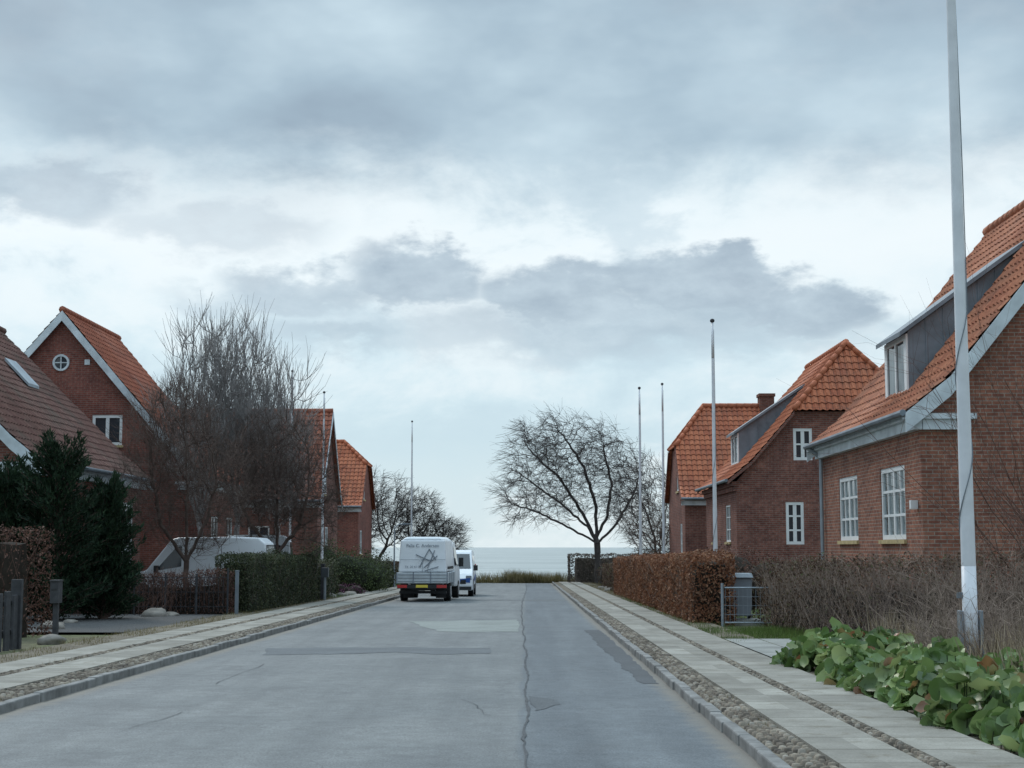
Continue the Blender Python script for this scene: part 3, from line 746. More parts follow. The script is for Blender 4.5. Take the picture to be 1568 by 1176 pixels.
# far wind-swept trees on the left
for (bx, by, sd, ell) in ((-10.1, 104, 31, [((.4, 0, 5.3), (2.0, 2, 2.4)), ((1.6, 0, 4.2), (1.9, 2, 1.9))]), (-8.0, 106, 32, [((.3, 0, 4.3), (2.0, 2, 2.1)), ((1.4, 0, 3.2), (1.9, 1.6, 1.6))]), (-6.4, 107, 33, [((.4, 0, 3.2), (1.8, 2, 1.7))]), (-11.5, 100, 34, [((.6, 0, 4.4), (1.7, 2, 2.3))])):
    g = gz(by)
    bare_tree('bare_tree', m_bark, sd, [[(bx, by, g), (bx-.1, by, g+1.2)]], [((bx+c[0], by+c[1], g+c[2]), rr) for c, rr in ell],
        780, step=.28, infl=4, kill=.38, bias=(.15, 0, .05), tip=.013, e=2.25, twigs=3, tl=(.4, .95), tb=(.5, 0, .1), twr=.012, gap=(.9, -.2))
# left garden trees (dense, brown)
bx, by = -10.6, 48; g = gz(by)
bare_tree('bare_tree', m_barkb, 41, [[(bx, by, g), (bx+.02, by, g+1.5)], [(bx, by, g+1.4), (bx-.8, by, g+2.6), (bx-1.1, by, g+4)], [(bx, by, g+1.4), (bx+.6, by, g+2.7), (bx+.9, by, g+4)], [(bx, by, g+1.5), (bx-.1, by+.3, g+4)]],
    [((bx-.5, by, g+4.6), (1.7, 1.7, 2.5)), ((bx+.4, by, g+3.8), (1.5, 1.6, 2.3)), ((bx-1.1, by, g+4.2), (1.2, 1.2, 2.2))], 1500, step=.22, infl=3, kill=.26, bias=(0, 0, .2), tip=.008, e=2.3, twigs=4, tl=(.35, .85), tb=(0, 0, .4), twr=.006, gap=(1.1, -.15))
bx, by = -8.9, 55; g = gz(by)
bare_tree('bare_tree', m_barkb, 42, [[(bx, by, g), (bx, by, g+1.7)], [(bx, by, g+1.6), (bx-1.0, by, g+2.8), (bx-1.5, by, g+4)], [(bx, by, g+1.6), (bx+.8, by, g+2.8), (bx+1.1, by, g+4)], [(bx, by, g+1.6), (bx-.1, by+.3, g+4)]],
    [((bx-.8, by, g+4.3), (1.8, 1.7, 2.4)), ((bx+.5, by, g+4.3), (1.7, 1.6, 2.4)), ((bx+1.2, by, g+3.4), (1.3, 1.2, 2.0))], 1700, step=.22, infl=3, kill=.26, bias=(0, 0, .2), tip=.009, e=2.3, twigs=4, tl=(.35, .85), tb=(0, 0, .35), twr=.0075, gap=(1.1, -.15))
# tall pale pollards
for k, (bx, by, top, rx) in enumerate(((-12.0, 56.5, 10.0, 1.25), (-10.7, 57, 10.1, 1.15), (-9.4, 58, 8.7, 1.1))):
    g = gz(by); zt = g+top; r2 = random.Random(90+k)
    stems = [[(bx, by, g), (bx, by, g+3.5)]]
    for s in range(7):
        an = s*.9; stems.append([(bx, by, g+3.0), (bx+.5*math.cos(an), by+.5*math.sin(an), g+4.2), (bx+rx*.7*math.cos(an), by+rx*.7*math.sin(an), zt-2.2+r2.uniform(-.5, .5))])
    bare_tree('pollard_tree', m_barkp, 50+k, stems, [((bx, by, zt-1.9), (rx, 1.2, 2.0)), ((bx, by, zt-3.8), (rx*1.2, 1.3, 2.4))],
        650, step=.28, infl=3, kill=.28, bias=(0, 0, .8), tip=.013, e=2.6, twigs=2, tl=(.6, 1.4), tb=(0, 0, 1.3), twr=.0125, rmax=.18, sub=1, gap=(1.2, -.2))

def leaf_card(a, p, n, s, r, asp=.6):
    n = n.normalized(); u = n.orthogonal().normalized(); w = n.cross(u); an = r.random()*6.283
    d = u*math.cos(an)+w*math.sin(an); e = n.cross(d); s2 = s*r.uniform(.7, 1.3)
    a.add([p-d*s2*.5, p+e*s2*asp*.5+n*s2*.08, p+d*s2*.5, p-e*s2*asp*.5+n*s2*.08], [(0, 1, 2, 3)])
def hedge(name, pts, w, h, dens, ls, ml, mc, seed=1, twg=0, mtw=None, rag=.10, h2=None, core=.86, lum=.07):
    r = random.Random(seed); L = []; tot = 0
    P = [Vector((x, y, 0)) for x, y in pts]
    for p, q in zip(P[:-1], P[1:]): L.append((tot, (q-p).length, p, q)); tot += (q-p).length
    def at(u):
        for (l0, l, p, q) in L:
            if u <= l0+l+1e-6: break
        t = (u-l0)/l; c = p.lerp(q, t); d = (q-p).normalized(); return c, d, Vector((d.y, -d.x, 0))
    def hh(u):
        H = h if h2 is None else h+(h2-h)*u/tot
        return H*(1+lum*noise.noise(Vector((u*.9, seed, 0)))+.6*lum*noise.noise(Vector((u*3.1, seed, 5))))
    a = Acc(); n = int(dens*tot*(2*h+w)); pe = 1.5*2*w*h/(tot*(2*h+w))
    for _ in range(n):
        u = r.uniform(-w*.25, tot+w*.25); uc = min(max(u, 0), tot); c, d, nn = at(uc); c = c+d*(u-uc)
        H = hh(uc); k = r.random()*(2*H+w); inset = abs(r.gauss(0, rag))*.9-rag*.3
        lump = .09*noise.noise(Vector((c.x*1.5+seed, c.y*1.5, k*1.5)))
        if r.random() < pe:
            c, d, nn = at(0 if r.random() < .5 else tot)
            e = -1 if (c-P[0]).length < 1e-3 else 1
            p = c+d*e*(w*.25-inset*.7)+nn*r.uniform(-w/2, w/2); p.z = gz(c.y)+r.random()*H; nrm = d*e
        elif k < H: p = c+nn*(w/2-inset+lump); p.z = gz(c.y)+k; nrm = nn
        elif k < H+w: p = c+nn*(k-H-w/2); p.z = gz(c.y)+H-inset+lump; nrm = Vector((0, 0, 1))
        else: p = c-nn*(w/2-inset+lump); p.z = gz(c.y)+(k-H-w); nrm = -nn
        leaf_card(a, p, nrm+rvec(r)*.9, ls, r)
    for _ in range(int(twg*tot)):
        u = r.uniform(0, tot); c, d, nn = at(u); H = hh(u); p = c+nn*r.uniform(-w/2, w/2); z0 = r.uniform(0, H*.75); p.z = gz(c.y)+z0
        dd = (Vector((0, 0, 1))+rvec(r)*.55).normalized(); l = r.uniform(.3, .8)
        if p.z+l*dd.z > gz(c.y)+H*1.16: l = max(.1, (gz(c.y)+H*1.16-p.z)/max(dd.z, .2))
        q = p+dd*l*.5; a.tube(p, q, .007, .005, 3, 1); a.tube(q, q+(dd+rvec(r)*.4).normalized()*l*.5, .005, .002, 3, 1)
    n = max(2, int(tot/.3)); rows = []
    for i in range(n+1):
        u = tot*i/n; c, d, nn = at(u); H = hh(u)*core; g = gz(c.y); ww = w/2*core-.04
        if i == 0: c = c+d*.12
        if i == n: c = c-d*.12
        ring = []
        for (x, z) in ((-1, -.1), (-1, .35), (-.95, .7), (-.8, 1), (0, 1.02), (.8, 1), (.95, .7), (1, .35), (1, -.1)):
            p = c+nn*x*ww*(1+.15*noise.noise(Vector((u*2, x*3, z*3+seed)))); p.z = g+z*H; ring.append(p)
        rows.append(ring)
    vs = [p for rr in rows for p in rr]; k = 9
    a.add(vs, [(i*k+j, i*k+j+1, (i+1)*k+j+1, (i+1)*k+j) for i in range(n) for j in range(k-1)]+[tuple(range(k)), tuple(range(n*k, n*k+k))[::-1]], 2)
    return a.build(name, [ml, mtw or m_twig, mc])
l_beech = M_leaf('beech_dry_leaves', [(0, (.11, .048, .030)), (.35, (.21, .090, .050)), (.7, (.30, .14, .078)), (1, (.40, .24, .15))], .7, .3)
l_brown = M_leaf('brown_hedge_leaves', [(0, (.05, .032, .024)), (.5, (.115, .072, .050)), (.85, (.17, .115, .08)), (1, (.10, .12, .05))], .8, .25)
l_reddish = M_leaf('reddish_hedge_leaves', [(0, (.06, .033, .028)), (.5, (.13, .068, .052)), (1, (.19, .11, .085))], .8, .25)
l_greyb = M_leaf('grey_twig_mass', [(0, (.09, .075, .065)), (.5, (.15, .125, .105)), (1, (.20, .175, .15))], .9, .25)
l_green = M_leaf('dark_green_leaves', [(0, (.028, .036, .018)), (.5, (.048, .062, .028)), (.85, (.075, .09, .04)), (1, (.12, .115, .065))], .6, .2)
l_conif = M_leaf('conifer_needles', [(0, (.012, .028, .017)), (.5, (.024, .050, .027)), (1, (.045, .080, .038))], .6, .1)
l_shrub = M_leaf('shrub_leaves', [(0, (.035, .05, .02)), (.5, (.06, .085, .03)), (1, (.10, .13, .05))], .6, .25)
l_berg = M_leaf('bergenia_leaves', [(0, (.07, .13, .035)), (.4, (.14, .225, .07)), (.75, (.24, .33, .13)), (.95, (.33, .38, .16)), (.97, (.30, .16, .07)), (1, (.22, .09, .05))], .40, .30, .5)
l_grass = M_leaf('dry_grass', [(0, (.10, .10, .035)), (.5, (.18, .15, .07)), (1, (.30, .25, .14))], .8, .25)
l_straw = M_leaf('straw', [(0, (.16, .12, .075)), (.5, (.28, .22, .15)), (1, (.42, .35, .26))], .8, .25)
l_lawn = M_leaf('lawn_grass', [(0, (.06, .10, .025)), (.5, (.10, .16, .04)), (1, (.16, .22, .06))], .8, .25)
l_heath = M_leaf('heather', [(0, (.10, .03, .07)), (.5, (.18, .07, .13)), (1, (.26, .13, .20))], .8, .2)
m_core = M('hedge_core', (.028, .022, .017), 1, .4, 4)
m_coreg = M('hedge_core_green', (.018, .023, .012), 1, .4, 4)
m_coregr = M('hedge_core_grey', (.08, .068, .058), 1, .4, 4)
hedge('beech_hedge', [(4.38, 36.6), (4.4, 68)], 1.05, 1.62, 480, .075, l_beech, m_core, 1, 40, m_twig, lum=.09)
hedge('beech_hedge', [(4.5, 70), (4.6, 84)], .9, 1.3, 200, .09, l_brown, m_core, 2, 30)
hedge('brown_hedge', [(5.75, 35.2), (6.0, 30.5), (6.6, 27), (8.0, 25.2), (11.5, 24.6)], .9, 1.40, 300, .065, l_brown, m_core, 3, 300, m_twig, h2=1.6, core=.62, lum=.16, rag=.18)
hedge('grey_hedge', [(3.2, 104.5), (9, 105)], 1.4, 1.95, 150, .12, l_greyb, m_coregr, 4, 60)
hedge('brown_hedge', [(-13.6, 43.4), (-8.3, 43.0)], .5, 1.16, 420, .06, l_reddish, m_core, 5, 280, m_twigr, core=.66, lum=.14)
hedge('green_hedge', [(-8.25, 43.6), (-8.1, 56)], 1.0, 1.66, 500, .065, l_green, m_coreg, 6, 40, m_barkb, lum=.10)
hedge('brown_hedge', [(-12.2, 29), (-10.5, 31.5)], 1.6, 2.15, 380, .06, l_reddish, m_core, 7, 260, m_twigr)
hedge('green_hedge', [(-8.2, 58), (-8.3, 64)], 1.0, 1.5, 200, .08, l_green, m_coreg, 8, 20)
hedge('brown_hedge', [(-8.9, 84), (-8.6, 104)], 1.0, 1.4, 120, .1, l_brown, m_core, 9, 20)
def bush(name, blobs, n, ls, ml, mc, seed, inner=.35):
    r = random.Random(seed); a = Acc()
    tv = sum(b[1][0]*b[1][1]+b[1][0]*b[1][2] for b in blobs)
    for (c, rad) in blobs:
        k = int(n*(rad[0]*rad[1]+rad[0]*rad[2])/tv)
        for _ in range(k):
            v = rvec(r); q = inner+(1-inner)*r.random()**.6
            lump = 1+.34*noise.noise(v*2.2+Vector((seed, c[0], c[2])))+.2*noise.noise(v*6+Vector((c[0], seed, 0)))
            p = Vector((c[0]+v.x*rad[0]*q*lump, c[1]+v.y*rad[1]*q*lump, c[2]+v.z*rad[2]*q*lump))
            if p.z < gz(p.y): continue
            leaf_card(a, p, v+rvec(r)*.9, ls, r)
        bm = bmesh.new(); bmesh.ops.create_icosphere(bm, subdivisions=2, radius=1)
        vs = [Vector((c[0]+v.co.x*rad[0]*inner*1.5, c[1]+v.co.y*rad[1]*inner*1.5, c[2]+v.co.z*rad[2]*inner*1.5))+rvec(r)*.05 for v in bm.verts]
        a.add(vs, [tuple(v.index for v in f.verts) for f in bm.faces], 1); bm.free()
    return a.build(name, [ml, mc])
def conifer(name, x, y, H, Rb, seed):
    r = random.Random(seed); a = Acc(); g = gz(y)
    a.tube((x, y, g-.1), (x, y, g+H*.9), .12, .03, 7, 1)
    for _ in range(300):
        t = r.random()**1.15; z = g+.25+t*(H-.45); an = r.random()*6.283
        rr = Rb*(1-.62*t**1.6)*r.uniform(.5, 1.12)*(1+.35*noise.noise(Vector((math.cos(an)*1.3, math.sin(an)*1.3, z*.8+seed))))
        tipp = Vector((x+rr*math.cos(an), y+rr*math.sin(an), z+r.uniform(.1, .5)*(.6+.8*t)))
        st = Vector((x, y, z-.25)); a.tube(st, tipp, .02, .006, 3, 1); ax = (tipp-st)
        for k in range(46):
            f = r.uniform(.3, 1.04); p = st+ax*f+rvec(r)*.16*(1.25-f)*1.2
            dd = (ax.normalized()*.8+rvec(r)*.8+Vector((0, 0, .35))).normalized()
            u = dd.orthogonal().normalized(); s = r.uniform(.10, .20); w = .022
            a.add([p-u*w, p+u*w, p+dd*s], [(0, 1, 2)])
            w2 = dd.cross(u)*.022; a.add([p-w2, p+w2, p+dd*s], [(0, 1, 2)])
    return a.build(name, [l_conif, m_barkb])
conifer('conifer_shrub', -11.75, 38.5, 4.25, 1.6, 5); conifer('conifer_shrub', -10.8, 39.5, 3.4, 1.05, 6); conifer('conifer_shrub', -13.0, 38.5, 3.7, 1.2, 8)
bush('evergreen_shrub', [((-8.2, 70, .3), (1.5, 1.5, 1.25)), ((-7.6, 73, .1), (1.2, 1.6, 1.0)), ((-9.4, 71, .5), (1.3, 1.2, 1.5))], 10000, .09, l_shrub, m_coreg, 11, inner=.45)
bush('evergreen_shrub', [((-8.0, 78, .1), (1.3, 2.2, 1.2)), ((-7.9, 84, 0), (1.0, 2.2, 1.1))], 4000, .11, l_green, m_coreg, 12, inner=.5)
bush('heather_shrub', [((-7.45, 66.5, -.4), (.55, .5, .35)), ((-8.1, 67, -.4), (.5, .4, .35))], 900, .06, l_heath, m_core, 13, inner=.5)
bush('garden_shrub', [((6.2, 78, .2), (1.2, 2, 1.2)), ((6.6, 86, .2), (1.4, 2, 1.3)), ((5.0, 90, -.1), (1.0, 2.4, 1.0))], 5000, .1, l_brown, m_core, 14, inner=.5)
bush('garden_shrub', [((7.0, 53, .4), (1.3, 1.6, 1.3)), ((7.6, 49, .3), (1.2, 1.5, 1.1))], 4500, .08, l_reddish, m_core, 15, inner=.45)
bush('low_green_shrub', [((6.3, 16.5, -.05), (.9, 1.2, .55)), ((7.1, 18.5, -.05), (1.0, 1.2, .75))], 3500, .06, l_shrub, m_coreg, 16, inner=.4)

def twig_bush(name, mat, seed, cx, cy, rx, ry, n, H, r0=.008, lean=.35, kids=5):
    r = random.Random(seed); a = Acc()
    for _ in range(n):
        an = r.random()*6.283; q = math.sqrt(r.random()); p = Vector((cx+rx*q*math.cos(an), cy+ry*q*math.sin(an), 0)); p.z = gz(p.y)
        d = (Vector((math.cos(an)*q*lean, math.sin(an)*q*lean, 1))+rvec(r)*.3).normalized(); h = H*r.uniform(.5, 1.1); rr = r0*r.uniform(.7, 1.3)
        for s in range(5):
            e = p+d*h/5; a.tube(p, e, rr, rr*.8, 3)
            if s >= 1:
                for _k in range(kids//2+1):
                    dd = (d+rvec(r)*.9).normalized(); l = h*r.uniform(.08, .25); m_ = e+dd*l; a.tube(e, m_, rr*.6, rr*.35, 3)
                    a.tube(m_, m_+(dd+rvec(r)*.6).normalized()*l*.6, rr*.35, rr*.2, 3)
            d = (d+rvec(r)*.22).normalized(); p = e; rr *= .8
    return a.build(name, mat)
twig_bush('bare_shrub', m_twig, 1, 6.9, 20.5, 1.5, 2.0, 260, 1.6)
twig_bush('bare_shrub', m_twig, 2, 5.7, 18.2, .9, 2.2, 210, 1.05)
twig_bush('bare_shrub', m_barkb, 3, 6.3, 24.5, 1.4, 1.2, 130, 1.4)
twig_bush('bare_shrub', m_twig, 4, 6.3, 14.6, 1.1, 1.8, 170, 1.2)
twig_bush('bare_shrub', m_twigr, 5, 9.0, 23.0, 1.3, 1.0, 100, 4.8, r0=.013, lean=.5)
twig_bush('bare_shrub', m_twigr, 6, -12.0, 41.8, 2.6, .5, 80, 1.2)
twig_bush('bare_shrub', m_bark, 7, 5.3, 98, 1.2, 1.0, 60, 1.6, r0=.014)

def bergenia(seed):
    r = random.Random(seed); a = Acc()
    for _ in range(3300):
        y = r.uniform(9.6, 22.0); t = (y-11)/10.5
        x0 = 3.56+.10*math.sin(y*1.7)+.06*math.sin(y*4.1); x1 = x0+1.45+.35*math.sin(y*.9)+.5*(1-t)
        x = x0+(x1-x0)*r.random()
        if noise.noise(Vector((x*1.8, y*1.2, 3))) < -.30: continue
        edge = min(1, (x-x0)/.35+.25); zc = gz(y)+.06+edge*r.uniform(.08, .42)*(1+.6*noise.noise(Vector((x*1.3, y, 9)))); s = r.uniform(.055, .12)
        n = (Vector((-.35 if x < x0+.3 else 0, -.35, .9))+rvec(r)*.95).normalized()
        if n.z < 0: n = -n
        u = n.orthogonal().normalized(); w = n.cross(u); an = r.random()*6.283
        d = u*math.cos(an)+w*math.sin(an); e = n.cross(d); c = Vector((x, y, zc)); k = 10
        vs = [c-n*s*.18]
        for ring, cup in ((.55, -.06), (1.0, .16)):
            for j in range(k):
                q = 6.283*j/k; rr = s*ring*(1+.07*math.sin(3*q+x*9)); vs.append(c+d*rr*1.2*math.cos(q)+e*rr*.88*math.sin(q)+n*s*(cup+(.16*math.sin(4*q+y*7) if ring == 1 else 0)))
        fs = [(0, 1+j, 1+(j+1) % k) for j in range(k)]+[(1+j, 1+k+j, 1+k+(j+1) % k, 1+(j+1) % k) for j in range(k)]
        a.add(vs, fs); gp = Vector((x+r.uniform(-.05, .05), y, gz(y))); a.tube(gp, c-n*s*.18, .006, .005, 4, 1)
    a.build('bergenia_plants', [l_berg, l_shrub], smooth=True)
bergenia(4)
def grass(name, area, n, h, mat, seed, thr=-.15):
    r = random.Random(seed); a = Acc()
    for _ in range(n):
        x = r.uniform(area[0], area[1]); y = r.uniform(area[2], area[3])
        if noise.noise(Vector((x*.9, y*.9, seed))) < thr: continue
        hh = h*r.uniform(.4, 1.2)*(1+.6*noise.noise(Vector((x*.5, y*.5, 2)))); g = gz(y)+area[4]; w = max(.004, min(.02, h*.035)); an = r.random()*3.14
        dx, dy = math.cos(an)*w, math.sin(an)*w; lx, ly = r.gauss(0, .3)*hh, r.gauss(0, .3)*hh
        a.add([(x-dx, y-dy, g), (x+dx, y+dy, g), (x+lx, y+ly, g+hh)], [(0, 1, 2)])
    a.build(name, mat)
grass('dry_grass', (-8, 12, 105.4, 108.5, 0), 9000, .70, l_grass, 1)
grass('dry_grass', (-1.5, 2.4, 105.2, 106.5, 0), 2500, .75, l_grass, 7)
grass('verge_grass', (3.56, 4.1, 26.5, 60, .05), 3500, .10, l_lawn, 2)
grass('verge_grass', (-8.2, -7.2, 20, 60, .05), 9000, .08, l_grass, 3)
grass('verge_grass', (-6.62, -6.36, 16, 60, .08), 2500, .05, l_grass, 13, 0)
grass('verge_grass', (-5.8, -5.3, 16, 70, .07), 3500, .05, l_grass, 14, .05)
grass('verge_grass', (1.84, 2.18, 10, 50, .07), 2500, .045, l_grass, 15, .1)
grass('verge_grass', (3.9, 7.0, 35.8, 50, .0), 9000, .12, l_lawn, 4)
grass('verge_grass', (3.6, 5.6, 28.2, 33.5, .03), 6000, .13, l_lawn, 5)
grass('verge_grass', (3.5, 4.6, 60, 100, .05), 4000, .14, l_grass, 6)
grass('verge_grass', (-8.4, -7.3, 60, 104, .05), 5000, .16, l_lawn, 8)
grass('straw_grass', (4.9, 7.8, 14.5, 22.5, .0), 8000, .66, l_straw, 9, -.1)
grass('verge_grass', (4.6, 8.5, 11, 24, .0), 8000, .16, l_lawn, 10)

def rock(x, y, s, seed):
    bm = bmesh.new(); bmesh.ops.create_icosphere(bm, subdivisions=3, radius=1); a = Acc()
    off = Vector((seed, seed*2.1, 0))
    vs = [Vector((v.co.x*s*1.2, v.co.y*s, v.co.z*s*.62))*(1+.28*noise.noise(v.co*1.3+off)+.08*noise.noise(v.co*4+off)) for v in bm.verts]
    a.add(vs, [tuple(v.index for v in f.verts) for f in bm.faces]); bm.free()
    a.build('boulder', m_stone, smooth=True, loc=(x, y, gz(y)+s*.22))
for i, (x, y, s) in enumerate(((-8.7, 28.4, .2), (-10.3, 33.6, .24), (-9.9, 41.2, .30), (-9.6, 41.8, .18), (-7.9, 62, .28), (-7.6, 64, .24), (-7.5, 66, .26), (-7.8, 68, .3), (-7.4, 70.5, .2), (-.9, 106, .3), (4.0, 75, .25), (4.1, 79, .25), (4.0, 82.5, .22), (-10.9, 37, .15), (6.3, 26.2, .14))):
    rock(x, y, s, i+1)

# ------------------------------------------------------------------ flagpoles
def flagpole(x, y, H, r0=.085, r1=.04):
    g = gz(y); E = empty('flagpole', (x, y, g)); a = Acc(); n = 8
    for i in range(n):
        z0, z1 = H*i/n, H*(i+1)/n; a.tube((0, 0, z0), (0, 0, z1), r0+(r1-r0)*i/n, r0+(r1-r0)*(i+1)/n, 14, 0, i in (0, n-1))
    a.build('pole', m_pole, E, smooth=True)
    k = Acc()
    for i in range(6):
        t0, t1 = math.pi*i/6, math.pi*(i+1)/6; rr = r1*2.0
        k.tube((0, 0, H+rr*.9-rr*math.cos(t0)*.9), (0, 0, H+rr*.9-rr*math.cos(t1)*.9), rr*math.sin(t0)+.001, rr*math.sin(t1)+.001, 12)
    k.build('finial', m_woodd, E, smooth=True)
    # halyard: wound round the lower pole, hanging close to it above
    f = Acc(); prev = None
    for i in range(121):
        z = 1.1+(H-1.3)*i/120; rr = r0+(r1-r0)*z/H+.008; an = 2.6+(z*3.4 if z < 4.6 else 4.6*3.4+(z-4.6)*.25)
        p = Vector((rr*math.cos(an), rr*math.sin(an), z))
        if prev is not None: f.tube(prev, p, .007, .007, 4)
        prev = p
    f.box(-r0-.06, -r0+.01, -.02, .02, 1.05, 1.12); f.build('halyard', m_zinc, E)
    b_ = Acc(); b_.box(-r0-.05, -r0-.004, -.06, .06, -.1, .9); b_.box(r0+.004, r0+.05, -.06, .06, -.1, .9); b_.build('tabernacle', m_steel, E, bevel=.008)
flagpole(5.42, 19, 11.5, .095, .045)
flagpole(5.5, 45, 8.5, .07, .035); flagpole(5.1, 69, 9.2, .075, .035); flagpole(5.6, 63, 8.7, .065, .03)
flagpole(-7.55, 101, 10.6, .07, .035); flagpole(-8.75, 66, 8.7, .065, .03); flagpole(-10.6, 69, 10.0, .065, .03)

# ------------------------------------------------------------------ vehicles
def wheel(a, x, y, r, w, s):
    a.tube((x, y, r), (x+s*w, y, r), r, r, 20, 0, True); a.tube((x+s*(w+.003), y, r), (x+s*(w+.02), y, r), r*.62, r*.55, 16, 1, True)
def van(name, loc, rz, L, W, H, decal=True, wt=.24, wb=1.12, cargo=False):
    E = empty(name, loc, rz); hw = lambda z: W/2*(1-.13*max(0, (z-.95)/(H-.95)))
    prof = [(0, .30), (-.02, .6), (0, 1.0), (.10, H-.22), (.32, H-.03), (1.2, H), (L-2.0, H-.02), (L-1.75, H-.10), (L-1.0, 1.18), (L-.25, .98), (L-.03, .78), (L, .5), (L-.05, .28)]
    a = Acc(); n = len(prof); vs = []
    for q in (-1, 1):
        for (y, z) in prof: vs.append((q*hw(z), y, z))
    a.add(vs, [tuple(range(n)), tuple(range(n, 2*n))[::-1]]+[(i, n+i, n+(i+1) % n, (i+1) % n) for i in range(n)])
    a.build('body', m_paint, E, bevel=.05)
    w = Acc()
    for q in (-1, 1):
        def sidepoly(pl_):
            vs = [(q*(hw(z)+.004), y, z) for y, z in pl_]; w.add(vs, [tuple(range(len(vs)))], 0)
        if not cargo:
            sidepoly([(.35, wb), (.42, H-wt-.04), (1.5, H-wt), (1.5, wb)]); sidepoly([(1.62, wb), (1.62, H-wt), (2.6, H-wt), (2.6, wb)])
        else:
            for yy in (1.5, 2.68): sidepoly([(yy, .6), (yy, H-.25), (yy+.015, H-.25), (yy+.015, .6)])
        sidepoly([(2.78, wb), (2.78, H-wt), (L-1.95, H-wt-.02), (L-1.28, 1.16)])
        w.box(min(q*(W/2-.01), q*(W/2+.17)), max(q*(W/2-.01), q*(W/2+.17)), L-1.4, L-1.28, 1.1, 1.33, 1)
        w.box(min(q*(W/2-.02), q*(W/2+.015)), max(q*(W/2-.02), q*(W/2+.015)), .9, L-.9, .32, .5, 1)
        for yy in (.85, L-.85): w.tube((q*(W/2-.03), yy, .36), (q*(W/2+.006), yy, .36), .40, .40, 20, 1, True)
    hx = hw(1.2)-.10; h2 = hw(H-.15)-.10
    w.add([(-hx, L-1.0+.012, 1.20), (hx, L-1.0+.012, 1.20), (h2, L-1.75+.03, H-.13), (-h2, L-1.75+.03, H-.13)], [(0, 1, 2, 3)], 0)
    w.add([(-hx, -.006, 1.12), (hx, -.006, 1.12), (h2, .085, H-.26), (-h2, .085, H-.26)], [(0, 1, 2, 3)], 0)
    w.box(-.62, .62, L-.03, L+.012, .55, .72, 1); w.box(-W/2+.06, W/2-.06, L-.06, L+.01, .30, .44, 1)
    w.box(-.26, .26, L+.013, L+.02, .44, .54, 4)
    for q in (-1, 1):
        w.box(min(q*.62, q*.86), max(q*.62, q*.86), L-.14, L-.012, .72, .90, 3)
        w.box(min(q*.80, q*.90), max(q*.80, q*.90), -.03, .03, .95, 1.35, 2)
    if decal:
        w.add([(-.8, L+.004, .60), (-.2, L+.016, .66), (-.2, L+.016, .74), (-.8, L+.004, .80)], [(0, 1, 2, 3)], 5)
        w.add([(-(hw(.95)+.006), .6, .7), (-(hw(.95)+.006), L-1.2, .62), (-(hw(.95)+.006), L-1.2, .72), (-(hw(.95)+.006), .6, .95)], [(0, 1, 2, 3)], 5)
        w.add([(.3, L-.55, 1.075), (.6, L-.55, 1.075), (.6, L-.9, 1.165), (.3, L-.9, 1.165)], [(0, 1, 2, 3)], 5)
    w.build('glass_and_trim', [m_glassd, m_plastic, m_red, m_ltgrey, m_white, m_blue], E)
    k = Acc()
    for q in (-1, 1):
        for yy in (.85, L-.85): wheel(k, q*(W/2-.22), yy, .34, .22, q)
    k.build('wheels', [m_rubber, m_rim], E)
    return E
van('white_van', (-3.2, 70.2, gz(68)), math.pi, 4.5, 1.82, 1.98)
van('white_van', (-8.3, 50.4, gz(50)+.03), R(90), 4.9, 1.9, 2.25, False, wt=.30, wb=1.30, cargo=True)
van('white_van', (-8.6, 56.8, gz(56)+.03), R(96), 4.2, 1.8, 2.42, False, wt=.34, wb=1.3)

E = empty('parked_work_truck', (-3.87, 57.2, gz(58)), R(-2.6))
def taper(a, y0, y1, z0, z1, w0, w1, mi, ty=0.0):
    a.add([(-w0, y0, z0), (w0, y0, z0), (w0, y1, z0), (-w0, y1, z0), (-w1, y0+ty, z1), (w1, y0+ty, z1), (w1, y1, z1), (-w1, y1, z1)],
          [(0, 3, 2, 1), (4, 5, 6, 7), (0, 1, 5, 4), (1, 2, 6, 5), (2, 3, 7, 6), (3, 0, 4, 7)], mi)
a = Acc()
taper(a, .10, 3.1, 1.10, 2.28, .90, .83, 0, .10); taper(a, .22, 3.05, 2.283, 2.40, .80, .62, 0, .1)
a.build('canopy', [m_paint], E, bevel=.05)
a = Acc(); taper(a, 0, 3.2, .68, 1.08, .95, .95, 0); a.build('dropside_bed', [m_paintd], E, bevel=.02)
a = Acc()
for z in (.76, .88, 1.0): a.box(-.90, .90, -.018, -.001, z-.008, z+.008, 0)
for x in (-.94, -.32, .32, .94): a.box(x-.02, x+.02, -.03, -.002, .68, 1.09, 0)
for y in (.8, 1.6, 2.4): a.box(.951, .975, y-.03, y+.03, .68, 1.08, 0)
a.box(-.86, .86, .075, .09, 1.55, 1.562, 0); a.box(-.006, .006, .088, .1, 1.13, 1.55, 0)
a.build('bed_hardware', [m_ltgrey], E)
a = Acc()
pr = [(3.25, .5), (3.25, 2.1), (3.6, 2.22), (4.3, 2.2), (4.95, 1.35), (5.45, 1.15), (5.5, .45)]
n = len(pr); ww = lambda z: .93*(1-.12*max(0, z-1)/1.2)
a.add([(-ww(z), y, z) for y, z in pr]+[(ww(z), y, z) for y, z in pr], [tuple(range(n)), tuple(range(n, 2*n))[::-1]]+[(i, n+i, n+(i+1) % n, (i+1) % n) for i in range(n)])
a.build('cab', [m_paint], E, bevel=.05)
a = Acc()
for q in (-1, 1):
    vs = [(q*(ww(z)+.005), y, z) for y, z in ((3.5, 1.3), (3.5, 2.0), (4.25, 2.0), (4.75, 1.35))]; a.add(vs, [(0, 1, 2, 3)], 0)
    a.box(min(q*.95, q*1.13), max(q*.95, q*1.13), 4.6, 4.7, 1.25, 1.6, 1)
    a.tube((q*1.0, 4.66, 1.3), (q*.9, 4.66, 1.3), .02, .02, 6, 1)
